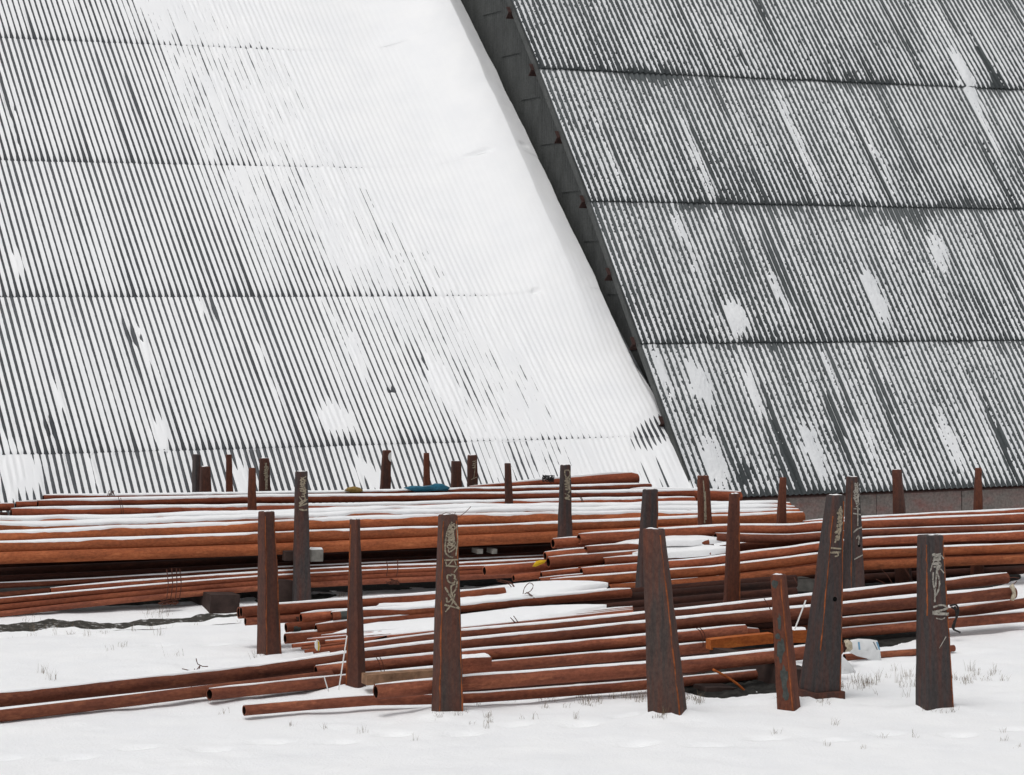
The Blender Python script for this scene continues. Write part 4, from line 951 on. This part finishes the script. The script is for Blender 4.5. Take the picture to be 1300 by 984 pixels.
wire("thin twig like wires on top of the broad chalked post", [[(557, 655), (566, 651), (572, 652)], [(577, 655), (578, 650)], [(581, 657), (590, 651), (598, 643)]], 24.25, .003)
wire("loose wire end by the torn pipe end at right", [[(1275, 735), (1285, 733), (1294, 734)], [(1283, 745), (1291, 738)]], 26.9, .005)
wire("short wires in the dark gap left of the large right post", [[(1118, 722), (1126, 730), (1133, 741)], [(1148, 721), (1156, 733)], [(1112, 735), (1124, 741)]], 30.9, .004)
wire("pale wires by the crooked post", [[(970, 760), (974, 766), (978, 774)], [(1008, 733), (1012, 741)]], 26.5, .005)
def stick(label, x0, y0, x1, y1, Y0, wpx, mat, group):
    a, b = at(x0, y0, Y0), at(x1, y1, Y0); mw = frame_of(a, b - a); L = (b - a).length; w = wpx * DY(x0, Y0) / F / 2
    bm = bmesh.new(); box_bm(bm, 0, L, -w, w, -w * .35, w * .35); bmesh.ops.bevel(bm, geom=bm.edges[:], offset=w * .2, segments=1, affect='EDGES')
    o = link("plastic_strip", bm_mesh("plastic_strip", bm, M[mat]), None, mw); tag(o, label, "strip", group); return o
GS = "white plastic strips stuck among the pipes"
st = stick("tall white plastic strip leaning against the narrow rusty post", 430, 876, 440.5, 807, 25.5, 2.6, 'plastic', GS)
stick("short white strip left of the tall one, before the low brown pipe", 411.5, 859, 417, 878, 25.55, 2.6, 'plastic', GS)
stick("white strip sticking up behind the crooked post", 1009, 799, 1023, 762, 25.6, 2.6, 'plastic', GS)

def scrap(name, label, cat, outline, Y0, mat, depth=0.02, bulge=0.04, seed=0):
    """crumpled piece of cloth or film: a pixel outline given its own plane, thickness and folds"""
    pts = [at(x, y, Y0) for x, y in outline]; c = sum(pts, Vector()) / len(pts)
    V = []; n = len(pts); rings = 6
    for k in range(rings + 1):
        f = k / rings
        for i, p in enumerate(pts):
            q_ = c.lerp(p, f); d = q_ - c
            off = bulge * (1 - f * f) + 0.35 * bulge * math.sin(i * 2.3 + seed) * f + 0.5 * bulge * float(vnoise(i * 1.7, k * 1.3, seed + 3))
            V.append(d + Vector((0.1, -1, 0.25)) * off)
    top = len(V); V += [v + Vector((0, depth, 0)) for v in V]
    Fc = []
    for k in range(rings):
        for i in range(n):
            a = k * n + i; b = k * n + (i + 1) % n
            Fc.append((a, b, b + n, a + n)); Fc.append((top + a + n, top + b + n, top + b, top + a))
    for i in range(n):
        a = rings * n + i; b = rings * n + (i + 1) % n; Fc.append((a, b, top + b, top + a))
    o = link(name, mesh_from(name, V, Fc, M[mat]), None, Matrix.Translation(c)); tag(o, label, cat); return o
scrap("tarpaulin_scrap", "crumpled blue tarpaulin lying on the far pipes", "tarpaulin", [(512, 620), (522, 617), (535, 618), (547, 616.5), (552, 614), (561, 615), (571, 619.5), (568, 623), (556, 623), (542, 624), (526, 624)], 36.7, 'tarp', .1, .05, 2)
scrap("cloth_scrap", "ochre cloth scrap half covered by snow on the far pipes", "cloth", [(437, 622.5), (441, 619.5), (449, 617.8), (457, 619.5), (461, 623.5), (456, 625.5), (446, 625.5)], 36.75, 'ochre', .06, .03, 4)
scrap("yellow_ribbon", "yellow ribbon knotted on the pipe end by the right rack", "ribbon", [(676, 719), (680, 713), (686, 711), (694, 711), (691, 715), (685, 717.5), (680, 719.5)], 31.5, 'yellow', .02, .03, 5)
lab = scrap("paper_label", "white and yellow label hanging on the thin rod ends", "label tag", [(399.5, 815), (402, 812), (405, 814), (406.5, 820), (405.5, 826), (402, 826), (399.5, 822)], 28.35, 'plastic', .008, .01, 6)
V = [at(x, y, 28.31) - lab.location for x, y in ((403, 813), (405.2, 815), (406, 821), (405, 826), (403.2, 826), (404, 820))]
link("yellow_stripe", mesh_from("yellow_stripe", V, [tuple(range(6))], M['yellow'], False), lab)
block("steel_offcut", "small rusty plate beside the white and yellow label", "offcut", 405.5, 812, 412, 827, 28.5, 0.04, 'mid')
bag = scrap("plastic_bag", "white plastic bag with blue and grey stripes by the cream wrapped pipe end", "bag", [(1078, 828), (1080, 813), (1090, 811.5), (1105, 812), (1114, 813.5), (1117, 824), (1119, 840), (1112, 843), (1100, 836), (1088, 833)], 25.55, 'film', .04, .03, 9)
def stripe(x0, x1, w, mat):
    V = [at(x, y, 25.42) - bag.location for x, y in ((x0, 815), (x0 + w, 815), (x1 + w, 825), (x1, 825))]
    link("print_stripe", mesh_from("print_stripe", V, [(0, 1, 2, 3)], M[mat], False), bag)
stripe(1089, 1090, 2.4, 'blue'); stripe(1108, 1113, 1.6, 'greyprint'); stripe(1112, 1115.5, 2.2, 'blue')
scrap("plastic_sheet", "pale crumpled plastic sheet beside the leaning post base", "plastic sheet", [(1063, 828), (1068, 832), (1080, 843), (1088, 855), (1078, 865), (1067, 874), (1061, 868), (1060, 845)], 24.9, 'film', .03, .05, 11)
e = scrap("torn_wrap", "torn pale wrapping on the upper right pipe end", "wrapping", [(1282, 745), (1286, 741), (1289, 746), (1290, 756), (1287, 763), (1283, 762), (1286, 755), (1284, 749)], 26.8, 'cream', .03, .02, 12)
scrap("cream_cap", "cream wrapping round the stubby pipe end beside the striped bag", "wrapping", [(1073, 815), (1078, 813.5), (1082, 816), (1082.5, 824), (1079, 827), (1073, 828)], 25.25, 'cream', .12, .03, 13)
block("stone_block", "small frosted stone at the foot of the bent rusty rod", "stone", 957, 882, 971, 898, 24.2, 0.12, 'concrete', snow=True)

# ------------------------------------------------------------------ dead grass
def grass(label, spots, seed):
    rnd = random.Random(seed); V, Fc = [], []
    for (x, y, sx, sy, n, h) in spots:
        cl = [(x + rnd.gauss(0, sx), y + rnd.gauss(0, sy), rnd.uniform(.5, 1.3)) for _ in range(max(2, n // 9))]
        for _ in range(n):
            cx_, cy_, ch_ = rnd.choice(cl); px = cx_ + rnd.gauss(0, 3.2); py = cy_ + rnd.gauss(0, 0.7)
            if py < 700: continue
            p = ground_hit(px, py); p.z = float(gheight(p.x, p.y)) - 0.02
            hh = h * 0.7 * ch_ * rnd.uniform(.3, 1.2); a = rnd.uniform(0, 6.28); ln = rnd.uniform(.1, .7) * hh
            d = Vector((math.cos(a) * ln, math.sin(a) * ln, hh)); w = Vector((-math.sin(a), math.cos(a), 0)) * 0.0016
            b = len(V); m_ = p + d * .5 + Vector((0, 0, hh * .12)); V += [p - w, p + w, m_ + w * .8, m_ - w * .8, p + d]
            Fc += [(b, b + 1, b + 2, b + 3), (b + 3, b + 2, b + 4)]
            if rnd.random() < .3:
                k = len(V); a2 = rnd.uniform(0, 6.28); q_ = m_ + Vector((math.cos(a2) * .03, math.sin(a2) * .03, .035)); V += [m_ - w, m_ + w, q_]; Fc.append((k, k + 1, k + 2))
    tag(link("dry_grass", mesh_from("dry_grass", V, Fc, M['grass'], False)), label, kind='stuff')
grass("dead grass stalks poking from the snow along the dark soil strips at left", [(40, 800, 25, 3, 50, .18), (200, 790, 14, 3, 60, .22), (195, 806, 30, 2, 30, .18), (280, 786, 25, 2, 50, .12), (110, 800, 40, 2, 60, .10), (40, 870, 26, 8, 26, .22), (320, 835, 12, 4, 26, .14), (165, 826, 40, 5, 16, .12), (225, 845, 10, 5, 10, .2)], 1)
grass("dry grass tufts in the snow under the front rack", [(568, 907, 10, 1.5, 40, .10), (849, 912, 14, 1.5, 50, .11), (1003, 893, 10, 1.5, 30, .10), (1045, 891, 12, 1.5, 30, .10), (1187, 903, 14, 1.5, 50, .11), (760, 888, 60, 4, 260, .13), (830, 886, 22, 5, 120, .16), (705, 893, 40, 3, 80, .12), (888, 890, 6, 3, 60, .15), (650, 915, 60, 6, 90, .12), (400, 925, 60, 8, 50, .12)], 2)
grass("dead weeds in the snow round the large right post", [(1145, 865, 18, 6, 120, .20), (1230, 862, 22, 5, 120, .17), (1105, 868, 20, 4, 110, .16), (1085, 872, 16, 3, 80, .12), (1265, 858, 14, 5, 40, .18), (1290, 930, 40, 10, 50, .14), (1080, 935, 60, 8, 60, .12)], 3)
grass("sparse stalks on the snow between the racks", [(430, 757, 10, 3, 22, .14), (500, 748, 30, 3, 8, .1)], 4)
